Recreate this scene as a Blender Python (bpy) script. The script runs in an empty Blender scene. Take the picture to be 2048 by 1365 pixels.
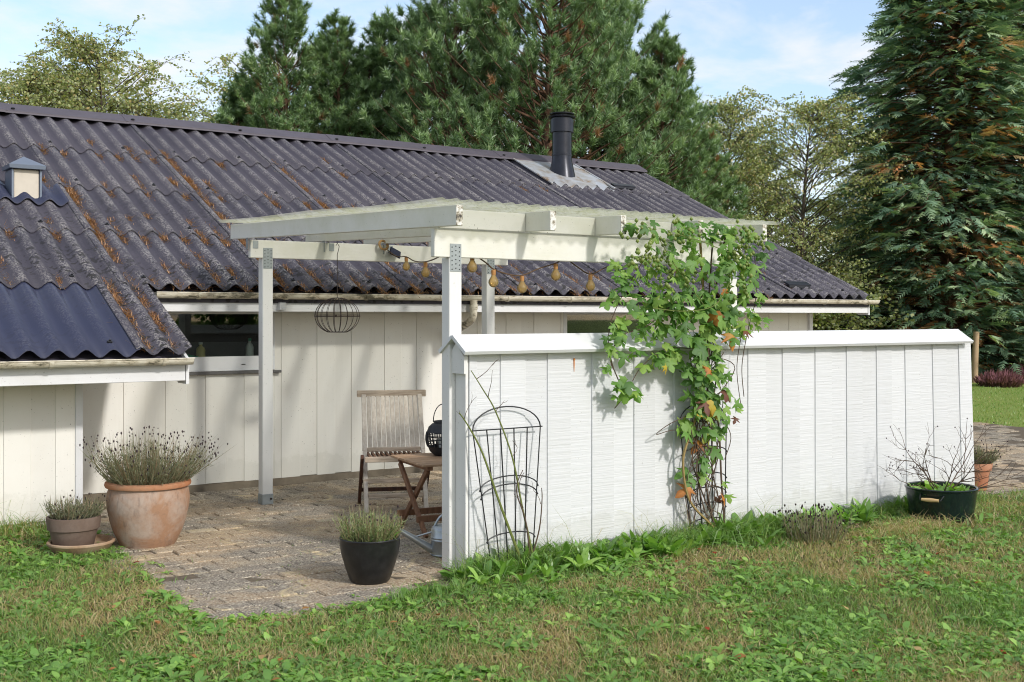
import bpy, math, random
import numpy as np
from math import sin, cos, pi, radians, sqrt, atan2, tan
from mathutils import Vector, Matrix

random.seed(7)
rng = np.random.default_rng(11)
scene = bpy.context.scene
COL = scene.collection

# ------------------------------------------------------------------ camera
cam_d = bpy.data.cameras.new('camera')
cam = bpy.data.objects.new('camera', cam_d)
COL.objects.link(cam)
cam.location = (0, 0, 1.55)
cam.rotation_euler = (radians(90), 0, radians(-34.5))
cam_d.sensor_width = 36.0
cam_d.lens = 36.0 * 2305.0 / 2048.0
cam_d.shift_y = -50.5 / 2048.0
cam_d.clip_start = 0.05
cam_d.clip_end = 3000
scene.camera = cam

# ------------------------------------------------------------------ sky, sun, exposure
SUN_EL, SUN_AZ = radians(33), radians(12)      # azimuth measured from -Y towards +X
sun_vec = Vector((sin(SUN_AZ) * cos(SUN_EL), -cos(SUN_AZ) * cos(SUN_EL), sin(SUN_EL)))
world = bpy.data.worlds.new('World')
scene.world = world
world.use_nodes = True
wn, wl = world.node_tree.nodes, world.node_tree.links
wn.clear()
w_out = wn.new('ShaderNodeOutputWorld')
w_bg = wn.new('ShaderNodeBackground')
w_bg.inputs['Strength'].default_value = 0.138
w_sky = wn.new('ShaderNodeTexSky')
w_sky.sky_type = 'NISHITA'
w_sky.sun_disc = False
w_sky.sun_elevation = SUN_EL
w_sky.sun_rotation = atan2(sun_vec.x, sun_vec.y)
w_sky.air_density = 1.0
w_sky.dust_density = 1.2
w_sky.ozone_density = 1.5
# clouds: a flat layer seen in perspective, the same over the whole sky
w_tc = wn.new('ShaderNodeTexCoord')
w_sep = wn.new('ShaderNodeSeparateXYZ')
wl.new(w_tc.outputs['Generated'], w_sep.inputs[0])
w_add = wn.new('ShaderNodeMath'); w_add.operation = 'ADD'; w_add.inputs[1].default_value = 0.22
wl.new(w_sep.outputs['Z'], w_add.inputs[0])
w_max = wn.new('ShaderNodeMath'); w_max.operation = 'MAXIMUM'; w_max.inputs[1].default_value = 0.05
wl.new(w_add.outputs[0], w_max.inputs[0])
w_dx = wn.new('ShaderNodeMath'); w_dx.operation = 'DIVIDE'
w_dy = wn.new('ShaderNodeMath'); w_dy.operation = 'DIVIDE'
wl.new(w_sep.outputs['X'], w_dx.inputs[0]); wl.new(w_max.outputs[0], w_dx.inputs[1])
wl.new(w_sep.outputs['Y'], w_dy.inputs[0]); wl.new(w_max.outputs[0], w_dy.inputs[1])
w_cmb = wn.new('ShaderNodeCombineXYZ')
wl.new(w_dx.outputs[0], w_cmb.inputs['X']); wl.new(w_dy.outputs[0], w_cmb.inputs['Y'])
w_map = wn.new('ShaderNodeMapping')
w_map.inputs['Location'].default_value = (3.1, 1.7, 0.0)
w_map.inputs['Scale'].default_value = (1.0, 1.0, 1.0)
wl.new(w_cmb.outputs[0], w_map.inputs['Vector'])
w_n = wn.new('ShaderNodeTexNoise')
w_n.inputs['Scale'].default_value = 2.3
w_n.inputs['Detail'].default_value = 9.0
w_n.inputs['Roughness'].default_value = 0.58
w_n.inputs['Distortion'].default_value = 0.25
wl.new(w_map.outputs[0], w_n.inputs['Vector'])
w_ramp = wn.new('ShaderNodeValToRGB')
w_ramp.color_ramp.elements[0].position = 0.43
w_ramp.color_ramp.elements[0].color = (0.17, 0.17, 0.17, 1)
w_ramp.color_ramp.elements[1].position = 0.61
w_ramp.color_ramp.elements[1].color = (0.93, 0.93, 0.93, 1)
wl.new(w_n.outputs['Fac'], w_ramp.inputs[0])
w_mix = wn.new('ShaderNodeMix'); w_mix.data_type = 'RGBA'
wl.new(w_ramp.outputs[0], w_mix.inputs['Factor'])
wl.new(w_sky.outputs[0], w_mix.inputs[6])
w_mix.inputs[7].default_value = (4.1, 4.15, 4.25, 1)
wl.new(w_mix.outputs[2], w_bg.inputs['Color'])
wl.new(w_bg.outputs[0], w_out.inputs[0])

sun_d = bpy.data.lights.new('sun', 'SUN')
sun_d.energy = 1.65
sun_d.angle = radians(4.0)
sun_d.color = (1.0, 0.975, 0.94)
sun = bpy.data.objects.new('sun', sun_d)
COL.objects.link(sun)
sun.rotation_euler = sun_vec.to_track_quat('Z', 'Y').to_euler()
sun.location = (6, -12, 20)

scene.view_settings.view_transform = 'Standard'
scene.view_settings.look = 'None'
scene.view_settings.exposure = 0.77
scene.view_settings.gamma = 1.0
scene.view_settings.use_curve_mapping = False
scene.render.engine = 'CYCLES'
scene.cycles.use_denoising = True
scene.cycles.pixel_filter_type = 'BLACKMAN_HARRIS'
scene.cycles.filter_width = 1.05
scene.cycles.max_bounces = 6
scene.cycles.diffuse_bounces = 3
scene.cycles.transmission_bounces = 4
scene.cycles.transparent_max_bounces = 12

# ------------------------------------------------------------------ materials
MATS = {}
def new_mat(name):
    m = bpy.data.materials.new(name); m.use_nodes = True
    m.node_tree.nodes.clear(); MATS[name] = m
    return m, m.node_tree.nodes, m.node_tree.links
def pos_vec(n, l, scale=(1, 1, 1), per_object=False):
    g = n.new('ShaderNodeNewGeometry')
    mp = n.new('ShaderNodeMapping'); mp.inputs['Scale'].default_value = scale
    src = g.outputs['Position']
    if per_object:
        oi = n.new('ShaderNodeObjectInfo')
        a = n.new('ShaderNodeVectorMath'); a.operation = 'ADD'
        sc_ = n.new('ShaderNodeVectorMath'); sc_.operation = 'SCALE'
        cb = n.new('ShaderNodeCombineXYZ')
        l.new(oi.outputs['Random'], cb.inputs[0]); l.new(oi.outputs['Random'], cb.inputs[1]); l.new(oi.outputs['Random'], cb.inputs[2])
        l.new(cb.outputs[0], sc_.inputs[0]); sc_.inputs['Scale'].default_value = 37.0
        l.new(src, a.inputs[0]); l.new(sc_.outputs[0], a.inputs[1]); src = a.outputs[0]
    l.new(src, mp.inputs['Vector'])
    return mp.outputs[0]
def noise(n, l, vec, scale, detail=4, rough=0.55, dist=0.0):
    t = n.new('ShaderNodeTexNoise')
    t.inputs['Scale'].default_value = scale; t.inputs['Detail'].default_value = detail
    t.inputs['Roughness'].default_value = rough; t.inputs['Distortion'].default_value = dist
    l.new(vec, t.inputs['Vector'])
    return t.outputs['Fac']
def ramp(n, l, fac, stops):
    r = n.new('ShaderNodeValToRGB'); e = r.color_ramp.elements
    while len(e) < len(stops): e.new(0.5)
    for el, (p, c) in zip(e, stops):
        el.position = p; el.color = (c[0], c[1], c[2], 1) if not isinstance(c, (int, float)) else (c, c, c, 1)
    if fac is not None: l.new(fac, r.inputs[0])
    return r.outputs[0]
def mix(n, l, fac, a, b, mode='MIX'):
    m = n.new('ShaderNodeMix'); m.data_type = 'RGBA'; m.blend_type = mode
    for sock, v in ((m.inputs['Factor'], fac), (m.inputs[6], a), (m.inputs[7], b)):
        if isinstance(v, (int, float)): sock.default_value = v
        elif isinstance(v, tuple): sock.default_value = (v[0], v[1], v[2], 1)
        else: l.new(v, sock)
    return m.outputs[2]
def math_n(n, l, op, a, b=None):
    m = n.new('ShaderNodeMath'); m.operation = op
    for i, v in enumerate((a, b)):
        if v is None: continue
        if isinstance(v, (int, float)): m.inputs[i].default_value = v
        else: l.new(v, m.inputs[i])
    return m.outputs[0]
def finish(m, n, l, color, rough=0.6, bump=None, bump_d=0.01, bump_s=0.5, metallic=0.0, spec=0.4, coat=0.0):
    o = n.new('ShaderNodeOutputMaterial'); b = n.new('ShaderNodeBsdfPrincipled')
    if isinstance(color, tuple): b.inputs['Base Color'].default_value = (*color, 1)
    else: l.new(color, b.inputs['Base Color'])
    if isinstance(rough, (int, float)): b.inputs['Roughness'].default_value = rough
    else: l.new(rough, b.inputs['Roughness'])
    b.inputs['Metallic'].default_value = metallic
    b.inputs['Specular IOR Level'].default_value = spec
    b.inputs['Coat Weight'].default_value = coat
    if bump is not None:
        bp = n.new('ShaderNodeBump'); bp.inputs['Distance'].default_value = bump_d; bp.inputs['Strength'].default_value = bump_s
        l.new(bump, bp.inputs['Height']); l.new(bp.outputs[0], b.inputs['Normal'])
    l.new(b.outputs[0], o.inputs[0])
    return m

def mat_paint(name, base, stain, amount=0.35, grain=(3, 3, 40), bump_s=0.35, rough=0.5, speck=0.5, board_var=0.06, splash=0.0):
    """painted timber: faint stains, tiny dirt specks, grain relief, board to board difference"""
    m, n, l = new_mat(name)
    v = pos_vec(n, l, per_object=True); vg = pos_vec(n, l, grain, True)
    big = noise(n, l, v, 2.2, 6, 0.65)
    f1 = ramp(n, l, big, [(0.44, 0.0), (0.80, amount)])
    c = mix(n, l, f1, base, stain)
    sp = noise(n, l, v, 85, 2, 0.5)
    f2 = ramp(n, l, sp, [(0.70, 0.0), (0.76, speck)])
    c = mix(n, l, f2, c, (0.16, 0.13, 0.10))
    if splash > 0:                              # mud and algae splashed up from the soil, ragged in outline
        sp3 = n.new('ShaderNodeSeparateXYZ'); g3 = n.new('ShaderNodeNewGeometry'); l.new(g3.outputs['Position'], sp3.inputs[0])
        zz = math_n(n, l, 'ADD', sp3.outputs['Z'], math_n(n, l, 'MULTIPLY', noise(n, l, v, 9, 5, 0.7), -0.42))
        c = mix(n, l, ramp(n, l, zz, [(0.0, splash), (0.05, 0.0)]), c, (0.33, 0.31, 0.22))
    oi = n.new('ShaderNodeObjectInfo')
    bv = ramp(n, l, oi.outputs['Random'], [(0.0, 1.0 - board_var), (1.0, 1.0)])
    c = mix(n, l, 1.0, c, bv, 'MULTIPLY')
    g = noise(n, l, vg, 1.0, 4, 0.6)
    return finish(m, n, l, c, rough, g, 0.004, bump_s)

mat_paint('paint_fence', (0.646, 0.648, 0.650), (0.557, 0.553, 0.532), 0.4, (1.6, 1.6, 60), 1.0, 0.45, 0.45, 0.05, 0.16)
mat_paint('paint_wall', (0.800, 0.773, 0.706), (0.709, 0.660, 0.575), 0.45, (40, 40, 1.2), 0.15, 0.55, 0.7, 0.06, 0.14)
mat_paint('paint_trim', (0.722, 0.720, 0.719), (0.528, 0.513, 0.476), 0.5, (3, 3, 30), 0.3, 0.5, 0.6, 0.05)
mat_paint('paint_cap', (0.722, 0.722, 0.713), (0.581, 0.563, 0.510), 0.35, (2, 30, 30), 0.4, 0.42, 0.3, 0.04)
mat_paint('paint_pergola', (0.783, 0.763, 0.698), (0.539, 0.535, 0.359), 0.6, (2, 20, 20), 0.3, 0.5, 0.75, 0.06)
mat_paint('paint_post', (0.743, 0.730, 0.695), (0.591, 0.574, 0.515), 0.35, (30, 30, 2), 0.3, 0.5, 0.6, 0.03)

def mat_endgrain():
    m, n, l = new_mat('dirty_end')
    v = pos_vec(n, l)
    a = noise(n, l, v, 26, 5, 0.7)
    c = ramp(n, l, a, [(0.44, (0.74, 0.72, 0.66)), (0.53, (0.34, 0.30, 0.22)), (0.62, (0.05, 0.045, 0.04))])
    return finish(m, n, l, c, 0.8, a, 0.004, 0.4)
mat_endgrain()

def mat_gutter():
    m, n, l = new_mat('gutter_plastic')
    v = pos_vec(n, l, (1, 1, 1)); v2 = pos_vec(n, l, (9, 14, 22))
    a = noise(n, l, v, 1.3, 3, 0.6); b = noise(n, l, v2, 1.0, 6, 0.72)
    s_ = math_n(n, l, 'ADD', math_n(n, l, 'MULTIPLY', a, 0.55), math_n(n, l, 'MULTIPLY', b, 0.62))
    c = ramp(n, l, s_, [(0.55, (0.68, 0.63, 0.51)), (0.62, (0.52, 0.46, 0.34)), (0.68, (0.12, 0.11, 0.075))])
    return finish(m, n, l, c, 0.5)
mat_gutter()

def mat_roof(name, base, light, lichen=1.0, rough=0.62):
    m, n, l = new_mat(name)
    v = pos_vec(n, l)
    at = n.new('ShaderNodeAttribute'); at.attribute_name = 'crest'
    big = noise(n, l, v, 0.9, 4, 0.6)
    oi = n.new('ShaderNodeObjectInfo')
    c = mix(n, l, ramp(n, l, big, [(0.35, 0.0), (0.7, 0.7)]), base, light)
    c = mix(n, l, 1.0, c, ramp(n, l, oi.outputs['Random'], [(0, 0.82), (1, 1.0)]), 'MULTIPLY')
    # pale lichen, mostly where the crests weather
    fine = noise(n, l, v, 62, 3, 0.6); patch = noise(n, l, v, 2.6, 5, 0.7)
    lf = ramp(n, l, fine, [(0.46, 0.0), (0.58, 1.0)])
    pf = ramp(n, l, patch, [(0.34, 0.12), (0.62, 1.0)])
    cf = ramp(n, l, at.outputs['Fac'], [(0.40, 0.06), (0.85, 1.0)])
    fac = mix(n, l, 1.0, mix(n, l, 1.0, lf, pf, 'MULTIPLY'), cf, 'MULTIPLY')
    fac = mix(n, l, 1.0, fac, (0.80 * lichen,) * 3, 'MULTIPLY')
    c = mix(n, l, fac, c, (0.34, 0.318, 0.295))
    # dark moss cushions lower on the slope, settled in clumps
    sp = n.new('ShaderNodeSeparateXYZ'); l.new(v, sp.inputs[0])
    low = n.new('ShaderNodeMapRange'); low.inputs[1].default_value = 12.4; low.inputs[2].default_value = 9.6
    l.new(sp.outputs['Y'], low.inputs[0])
    mo = noise(n, l, v, 20, 2, 0.5); mp = noise(n, l, v, 1.5, 3, 0.6)
    mf = mix(n, l, 1.0, ramp(n, l, mo, [(0.56, 0.0), (0.59, 1.0)]), ramp(n, l, mp, [(0.38, 0.0), (0.52, 1.0)]), 'MULTIPLY')
    mf = mix(n, l, 1.0, mf, low.outputs[0], 'MULTIPLY')
    mf = mix(n, l, 1.0, mf, (0.9 * min(1, lichen * 1.4),) * 3, 'MULTIPLY')
    c = mix(n, l, mf, c, (0.014, 0.013, 0.012))
    return finish(m, n, l, c, rough, fine, 0.003, 0.35 * lichen + 0.05, spec=0.35)
mat_roof('roof_cement', (0.045, 0.041, 0.056), (0.070, 0.063, 0.080), 0.9)
mat_roof('roof_newer', (0.034, 0.038, 0.070), (0.041, 0.047, 0.084), 0.12, 0.27)

def simple(name, color, rough=0.6, var=0.3, scale=12, dark=0.6, metallic=0.0, bump_s=0.15, spec=0.4, coat=0.0):
    m, n, l = new_mat(name)
    v = pos_vec(n, l)
    a = noise(n, l, v, scale, 5, 0.65)
    d = tuple(x * dark for x in color)
    c = mix(n, l, ramp(n, l, a, [(0.40, 0.0), (0.72, var)]), color, d)
    return finish(m, n, l, c, rough, a, 0.003, bump_s, metallic, spec, coat)
simple('ridge_metal', (0.085, 0.072, 0.085), 0.5, 0.5, 5)
simple('flue_black', (0.020, 0.021, 0.028), 0.28, 0.5, 6, 1.9, 0.35)
simple('zinc', (0.42, 0.45, 0.46), 0.38, 0.5, 18, 0.6, 0.85)
simple('galvanised', (0.34, 0.37, 0.37), 0.5, 0.6, 40, 0.7, 0.5)
simple('dark_hole', (0.012, 0.012, 0.012), 0.9)
simple('vent_cap', (0.16, 0.19, 0.24), 0.35, 0.3, 5, 0.8, 0.2)
simple('vent_box', (0.56, 0.50, 0.41), 0.6, 0.5, 8, 0.8)
simple('foundation', (0.22, 0.18, 0.13), 0.9, 0.8, 7, 0.5, bump_s=0.5)
simple('sill_slate', (0.13, 0.125, 0.12), 0.7, 0.5, 30)
simple('black_wire', (0.012, 0.012, 0.013), 0.45)
simple('rust_wire', (0.045, 0.030, 0.024), 0.7, 0.6, 40)
simple('bulb_cap', (0.42, 0.20, 0.06), 0.5, 0.3, 30)
simple('cord_brown', (0.10, 0.055, 0.025), 0.7, 0.4, 60)
simple('rope_tan', (0.40, 0.24, 0.10), 0.8, 0.5, 60)
simple('black_pot', (0.010, 0.010, 0.010), 0.35, 0.8, 20, 2.2, spec=0.4, bump_s=0.3)
simple('tub_enamel', (0.006, 0.014, 0.013), 0.16, 0.3, 6, 1.6, spec=0.6)
simple('soil', (0.035, 0.025, 0.018), 0.95, 0.7, 40, 0.5, bump_s=0.8)
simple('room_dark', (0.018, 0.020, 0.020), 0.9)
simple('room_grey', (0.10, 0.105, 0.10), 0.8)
simple('curtain_white', (0.5, 0.5, 0.48), 0.8)
simple('plastic_yellow', (0.55, 0.45, 0.16), 0.4, 0.2)
simple('plastic_green', (0.015, 0.30, 0.15), 0.4, 0.2)
simple('plastic_white', (0.6, 0.62, 0.58), 0.4, 0.2)
simple('bark_grey', (0.11, 0.085, 0.065), 0.9, 0.8, 20, 0.4, bump_s=0.6)
simple('bark_red', (0.16, 0.085, 0.05), 0.9, 0.8, 14, 0.4, bump_s=0.6)
simple('bark_birch', (0.55, 0.53, 0.49), 0.8, 0.9, 8, 0.15, bump_s=0.3)
simple('stem_green', (0.16, 0.19, 0.045), 0.6, 0.5, 40, 0.5)
simple('stem_brown', (0.10, 0.065, 0.042), 0.8, 0.6, 40, 0.5)
simple('stem_tan', (0.30, 0.21, 0.075), 0.7, 0.6, 30, 0.6)
simple('timber_stake', (0.42, 0.29, 0.17), 0.8, 0.5, 12, 0.7)
simple('handle_wood', (0.60, 0.42, 0.20), 0.6, 0.4, 30)
simple('rust_mark', (0.55, 0.19, 0.03), 0.8, 0.5, 60, 0.7)
simple('seed_dark', (0.045, 0.028, 0.030), 0.9)
simple('lantern_black', (0.016, 0.017, 0.021), 0.5)
simple('solar_blue', (0.008, 0.010, 0.03), 0.2, 0.2, 9, 1.4)

def mat_pot(name, base, pale, dark, streak=1.0):
    m, n, l = new_mat(name)
    v = pos_vec(n, l); vs = pos_vec(n, l, (7, 7, 2.2))
    a = noise(n, l, v, 5, 5, 0.65, 0.6); b = noise(n, l, vs, 1.0, 5, 0.7, 0.4); f = noise(n, l, v, 40, 4, 0.6)
    c = mix(n, l, ramp(n, l, a, [(0.40, 0.0), (0.64, 0.9)]), base, pale)
    c = mix(n, l, ramp(n, l, b, [(0.54, 0.0), (0.70, 0.8 * streak)]), c, dark)
    c = mix(n, l, ramp(n, l, f, [(0.5, 0.0), (0.75, 0.3)]), c, dark)
    return finish(m, n, l, c, 0.85, f, 0.004, 0.35)
mat_pot('terracotta_old', (0.331, 0.190, 0.113), (0.414, 0.328, 0.265), (0.124, 0.090, 0.070))
mat_pot('terracotta_rim', (0.42, 0.165, 0.07), (0.38, 0.22, 0.13), (0.16, 0.08, 0.045), 0.5)
mat_pot('clay_brown', (0.135, 0.092, 0.068), (0.17, 0.125, 0.10), (0.075, 0.055, 0.042), 0.5)
mat_pot('clay_saucer', (0.34, 0.215, 0.125), (0.42, 0.31, 0.21), (0.07, 0.055, 0.045), 0.7)
mat_pot('terracotta_small', (0.38, 0.15, 0.075), (0.42, 0.22, 0.13), (0.19, 0.085, 0.05), 0.4)

def mat_teak(name, base, dark, axis):
    m, n, l = new_mat(name)
    v = pos_vec(n, l, axis, True)
    a = noise(n, l, v, 1.0, 6, 0.65, 0.4)
    oi = n.new('ShaderNodeObjectInfo')
    c = mix(n, l, ramp(n, l, a, [(0.38, 0.0), (0.66, 1.0)]), base, dark)
    c = mix(n, l, 1.0, c, ramp(n, l, oi.outputs['Random'], [(0, 0.78), (1, 1.0)]), 'MULTIPLY')
    return finish(m, n, l, c, 0.65, a, 0.003, 0.4)
mat_teak('teak_grey', (0.76, 0.67, 0.56), (0.58, 0.48, 0.38), (45, 45, 3))
mat_teak('teak_grey_flat', (0.632, 0.509, 0.385), (0.343, 0.254, 0.179), (6, 6, 60))
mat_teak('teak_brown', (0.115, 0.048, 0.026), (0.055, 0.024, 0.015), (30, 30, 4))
mat_teak('teak_warm', (0.27, 0.135, 0.07), (0.14, 0.065, 0.035), (25, 25, 6))
mat_teak('teak_top', (0.528, 0.348, 0.216), (0.324, 0.186, 0.102), (5, 60, 60))

def mat_pvc():
    m, n, l = new_mat('pvc_algae')
    v = pos_vec(n, l)
    a = noise(n, l, v, 4.5, 5, 0.65); b = noise(n, l, v, 30, 4, 0.6)
    c = mix(n, l, ramp(n, l, a, [(0.36, 0.0), (0.62, 1.0)]), (0.82, 0.81, 0.72), (0.64, 0.635, 0.43))
    c = mix(n, l, ramp(n, l, b, [(0.50, 0.0), (0.74, 0.55)]), c, (0.26, 0.25, 0.12))
    o = n.new('ShaderNodeOutputMaterial'); d = n.new('ShaderNodeBsdfDiffuse'); t = n.new('ShaderNodeBsdfTranslucent')
    tr = n.new('ShaderNodeBsdfTransparent'); tr.inputs[0].default_value = (0.96, 0.97, 0.92, 1)
    mx = n.new('ShaderNodeMixShader'); mx.inputs[0].default_value = 0.55
    l.new(c, d.inputs[0]); l.new(c, t.inputs[0]); l.new(d.outputs[0], mx.inputs[1]); l.new(t.outputs[0], mx.inputs[2])
    m2 = n.new('ShaderNodeMixShader'); m2.inputs[0].default_value = 0.50      # aged clear sheet: half the light goes straight through
    l.new(mx.outputs[0], m2.inputs[1]); l.new(tr.outputs[0], m2.inputs[2])
    l.new(m2.outputs[0], o.inputs[0])
mat_pvc()

def mat_brick():
    m, n, l = new_mat('paver')
    v = pos_vec(n, l)
    oi = n.new('ShaderNodeObjectInfo')
    at = n.new('ShaderNodeAttribute'); at.attribute_name = 'tint'
    rnd = math_n(n, l, 'FRACT', math_n(n, l, 'ADD', oi.outputs['Random'], at.outputs['Fac']))
    base = ramp(n, l, rnd, [(0.0, (0.351, 0.250, 0.154)), (0.5, (0.377, 0.273, 0.171)), (0.93, (0.409, 0.305, 0.195)), (1.0, (0.546, 0.435, 0.290))])
    big = noise(n, l, v, 1.1, 4, 0.6)
    c = mix(n, l, ramp(n, l, big, [(0.44, 0.0), (0.56, 0.9)]), base, (0.202, 0.173, 0.140))
    f = noise(n, l, v, 80, 3, 0.75)
    c = mix(n, l, ramp(n, l, f, [(0.50, 0.0), (0.64, 0.85)]), c, (0.582, 0.525, 0.402))
    c = mix(n, l, ramp(n, l, f, [(0.34, 0.9), (0.45, 0.0)]), c, (0.065, 0.051, 0.035))
    sd = noise(n, l, v, 2.7, 6, 0.75, 0.8)
    c = mix(n, l, ramp(n, l, sd, [(0.57, 0.0), (0.66, 0.75)]), c, (0.582, 0.461, 0.268))
    mo = noise(n, l, v, 3.2, 5, 0.7)
    c = mix(n, l, ramp(n, l, mo, [(0.58, 0.0), (0.75, 0.55)]), c, (0.143, 0.122, 0.050))
    return finish(m, n, l, c, 0.92, f, 0.004, 0.7, spec=0.2)
mat_brick()
simple('joint_sand', (0.15, 0.115, 0.075), 0.95, 0.9, 45, 0.4, bump_s=0.6)

def mat_lawn():
    m, n, l = new_mat('lawn_soil')
    v = pos_vec(n, l)
    a = noise(n, l, v, 1.1, 5, 0.65); b = noise(n, l, v, 34, 5, 0.7); d = noise(n, l, v, 0.35, 3, 0.6)
    c = ramp(n, l, b, [(0.30, (0.035, 0.031, 0.016)), (0.50, (0.067, 0.074, 0.023)), (0.68, (0.156, 0.121, 0.059))])
    c = mix(n, l, ramp(n, l, a, [(0.44, 0.0), (0.62, 0.6)]), c, (0.148, 0.113, 0.055))
    sp = n.new('ShaderNodeSeparateXYZ'); l.new(v, sp.inputs[0])
    far = n.new('ShaderNodeMapRange'); far.inputs[1].default_value = 12.5; far.inputs[2].default_value = 14.0
    l.new(sp.outputs['X'], far.inputs[0])
    fg = ramp(n, l, b, [(0.30, (0.12, 0.17, 0.035)), (0.52, (0.21, 0.28, 0.060)), (0.72, (0.34, 0.32, 0.12))])
    c = mix(n, l, far.outputs[0], c, fg)
    return finish(m, n, l, c, 0.95, b, 0.02, 0.8, spec=0.15)
mat_lawn()

def mat_leaf(name, stops, transl=0.35, rough=0.5, gloss=0.05, attr='tint'):
    m, n, l = new_mat(name)
    at = n.new('ShaderNodeAttribute'); at.attribute_name = attr
    c = ramp(n, l, at.outputs['Fac'], stops)
    o = n.new('ShaderNodeOutputMaterial'); d = n.new('ShaderNodeBsdfDiffuse'); t = n.new('ShaderNodeBsdfTranslucent')
    mx = n.new('ShaderNodeMixShader'); mx.inputs[0].default_value = transl
    l.new(c, d.inputs[0])
    tc = mix(n, l, 1.0, c, (1.15, 1.25, 0.55), 'MULTIPLY'); l.new(tc, t.inputs[0])
    l.new(d.outputs[0], mx.inputs[1]); l.new(t.outputs[0], mx.inputs[2])
    if gloss > 0:
        g = n.new('ShaderNodeBsdfGlossy'); g.inputs['Roughness'].default_value = rough
        g.inputs[0].default_value = (1, 1, 1, 1)
        m2 = n.new('ShaderNodeMixShader'); m2.inputs[0].default_value = gloss
        l.new(mx.outputs[0], m2.inputs[1]); l.new(g.outputs[0], m2.inputs[2]); l.new(m2.outputs[0], o.inputs[0])
    else:
        l.new(mx.outputs[0], o.inputs[0])
mat_leaf('pine_needles', [(0.0, (0.101, 0.169, 0.072)), (0.45, (0.189, 0.296, 0.128)), (0.82, (0.357, 0.494, 0.224)), (0.90, (0.247, 0.163, 0.076)), (1.0, (0.399, 0.211, 0.103))], 0.25, 0.45, 0.05)
mat_leaf('cypress_sprays', [(0.0, (0.085, 0.160, 0.113)), (0.5, (0.174, 0.286, 0.183)), (0.85, (0.473, 0.597, 0.349)), (0.95, (0.502, 0.311, 0.148)), (1.0, (0.780, 0.362, 0.159))], 0.25, 0.5, 0.05)
mat_leaf('birch_leaves', [(0.0, (0.224, 0.279, 0.111)), (0.5, (0.358, 0.401, 0.163)), (0.85, (0.512, 0.503, 0.215)), (1.0, (0.589, 0.408, 0.182))], 0.42, 0.45, 0.05)
mat_leaf('grass_blades', [(0.0, (0.106, 0.199, 0.040)), (0.40, (0.185, 0.325, 0.061)), (0.60, (0.291, 0.365, 0.094)), (0.80, (0.448, 0.353, 0.165)), (1.0, (0.515, 0.353, 0.193))], 0.35, 0.5, 0.04)
mat_leaf('weed_leaves', [(0.0, (0.119, 0.246, 0.040)), (0.6, (0.211, 0.404, 0.065)), (1.0, (0.349, 0.548, 0.106))], 0.35, 0.4, 0.06)
mat_leaf('hop_leaves', [(0.0, (0.067, 0.162, 0.029)), (0.5, (0.135, 0.282, 0.048)), (0.78, (0.247, 0.397, 0.073)), (0.88, (0.561, 0.432, 0.046)), (0.95, (0.561, 0.205, 0.033)), (1.0, (0.147, 0.053, 0.033))], 0.42, 0.6, 0.03)
mat_leaf('hop_cones', [(0.0, (0.22, 0.30, 0.075)), (1.0, (0.36, 0.42, 0.13))], 0.4, 0.5, 0.03)
mat_leaf('lavender_green', [(0.0, (0.099, 0.114, 0.059)), (0.5, (0.178, 0.195, 0.112)), (0.8, (0.264, 0.276, 0.172)), (1.0, (0.264, 0.181, 0.112))], 0.25, 0.6, 0.02)
mat_leaf('lavender_fresh', [(0.0, (0.117, 0.150, 0.058)), (0.5, (0.208, 0.260, 0.098)), (0.8, (0.286, 0.325, 0.156)), (1.0, (0.260, 0.169, 0.104))], 0.25, 0.6, 0.02)
mat_leaf('needle_litter', [(0.0, (0.28, 0.135, 0.062)), (0.5, (0.50, 0.26, 0.135)), (1.0, (0.62, 0.42, 0.26))], 0.2, 0.6, 0.0)
mat_leaf('heather_bloom', [(0.0, (0.10, 0.075, 0.045)), (0.4, (0.19, 0.085, 0.09)), (1.0, (0.36, 0.17, 0.20))], 0.2, 0.6, 0.0)
mat_leaf('straw', [(0.0, (0.20, 0.15, 0.075)), (1.0, (0.40, 0.30, 0.16))], 0.25, 0.6, 0.0)
mat_leaf('fallen_leaf', [(0.0, (0.30, 0.06, 0.035)), (0.5, (0.36, 0.19, 0.07)), (1.0, (0.50, 0.37, 0.18))], 0.2, 0.6, 0.0)

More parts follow.
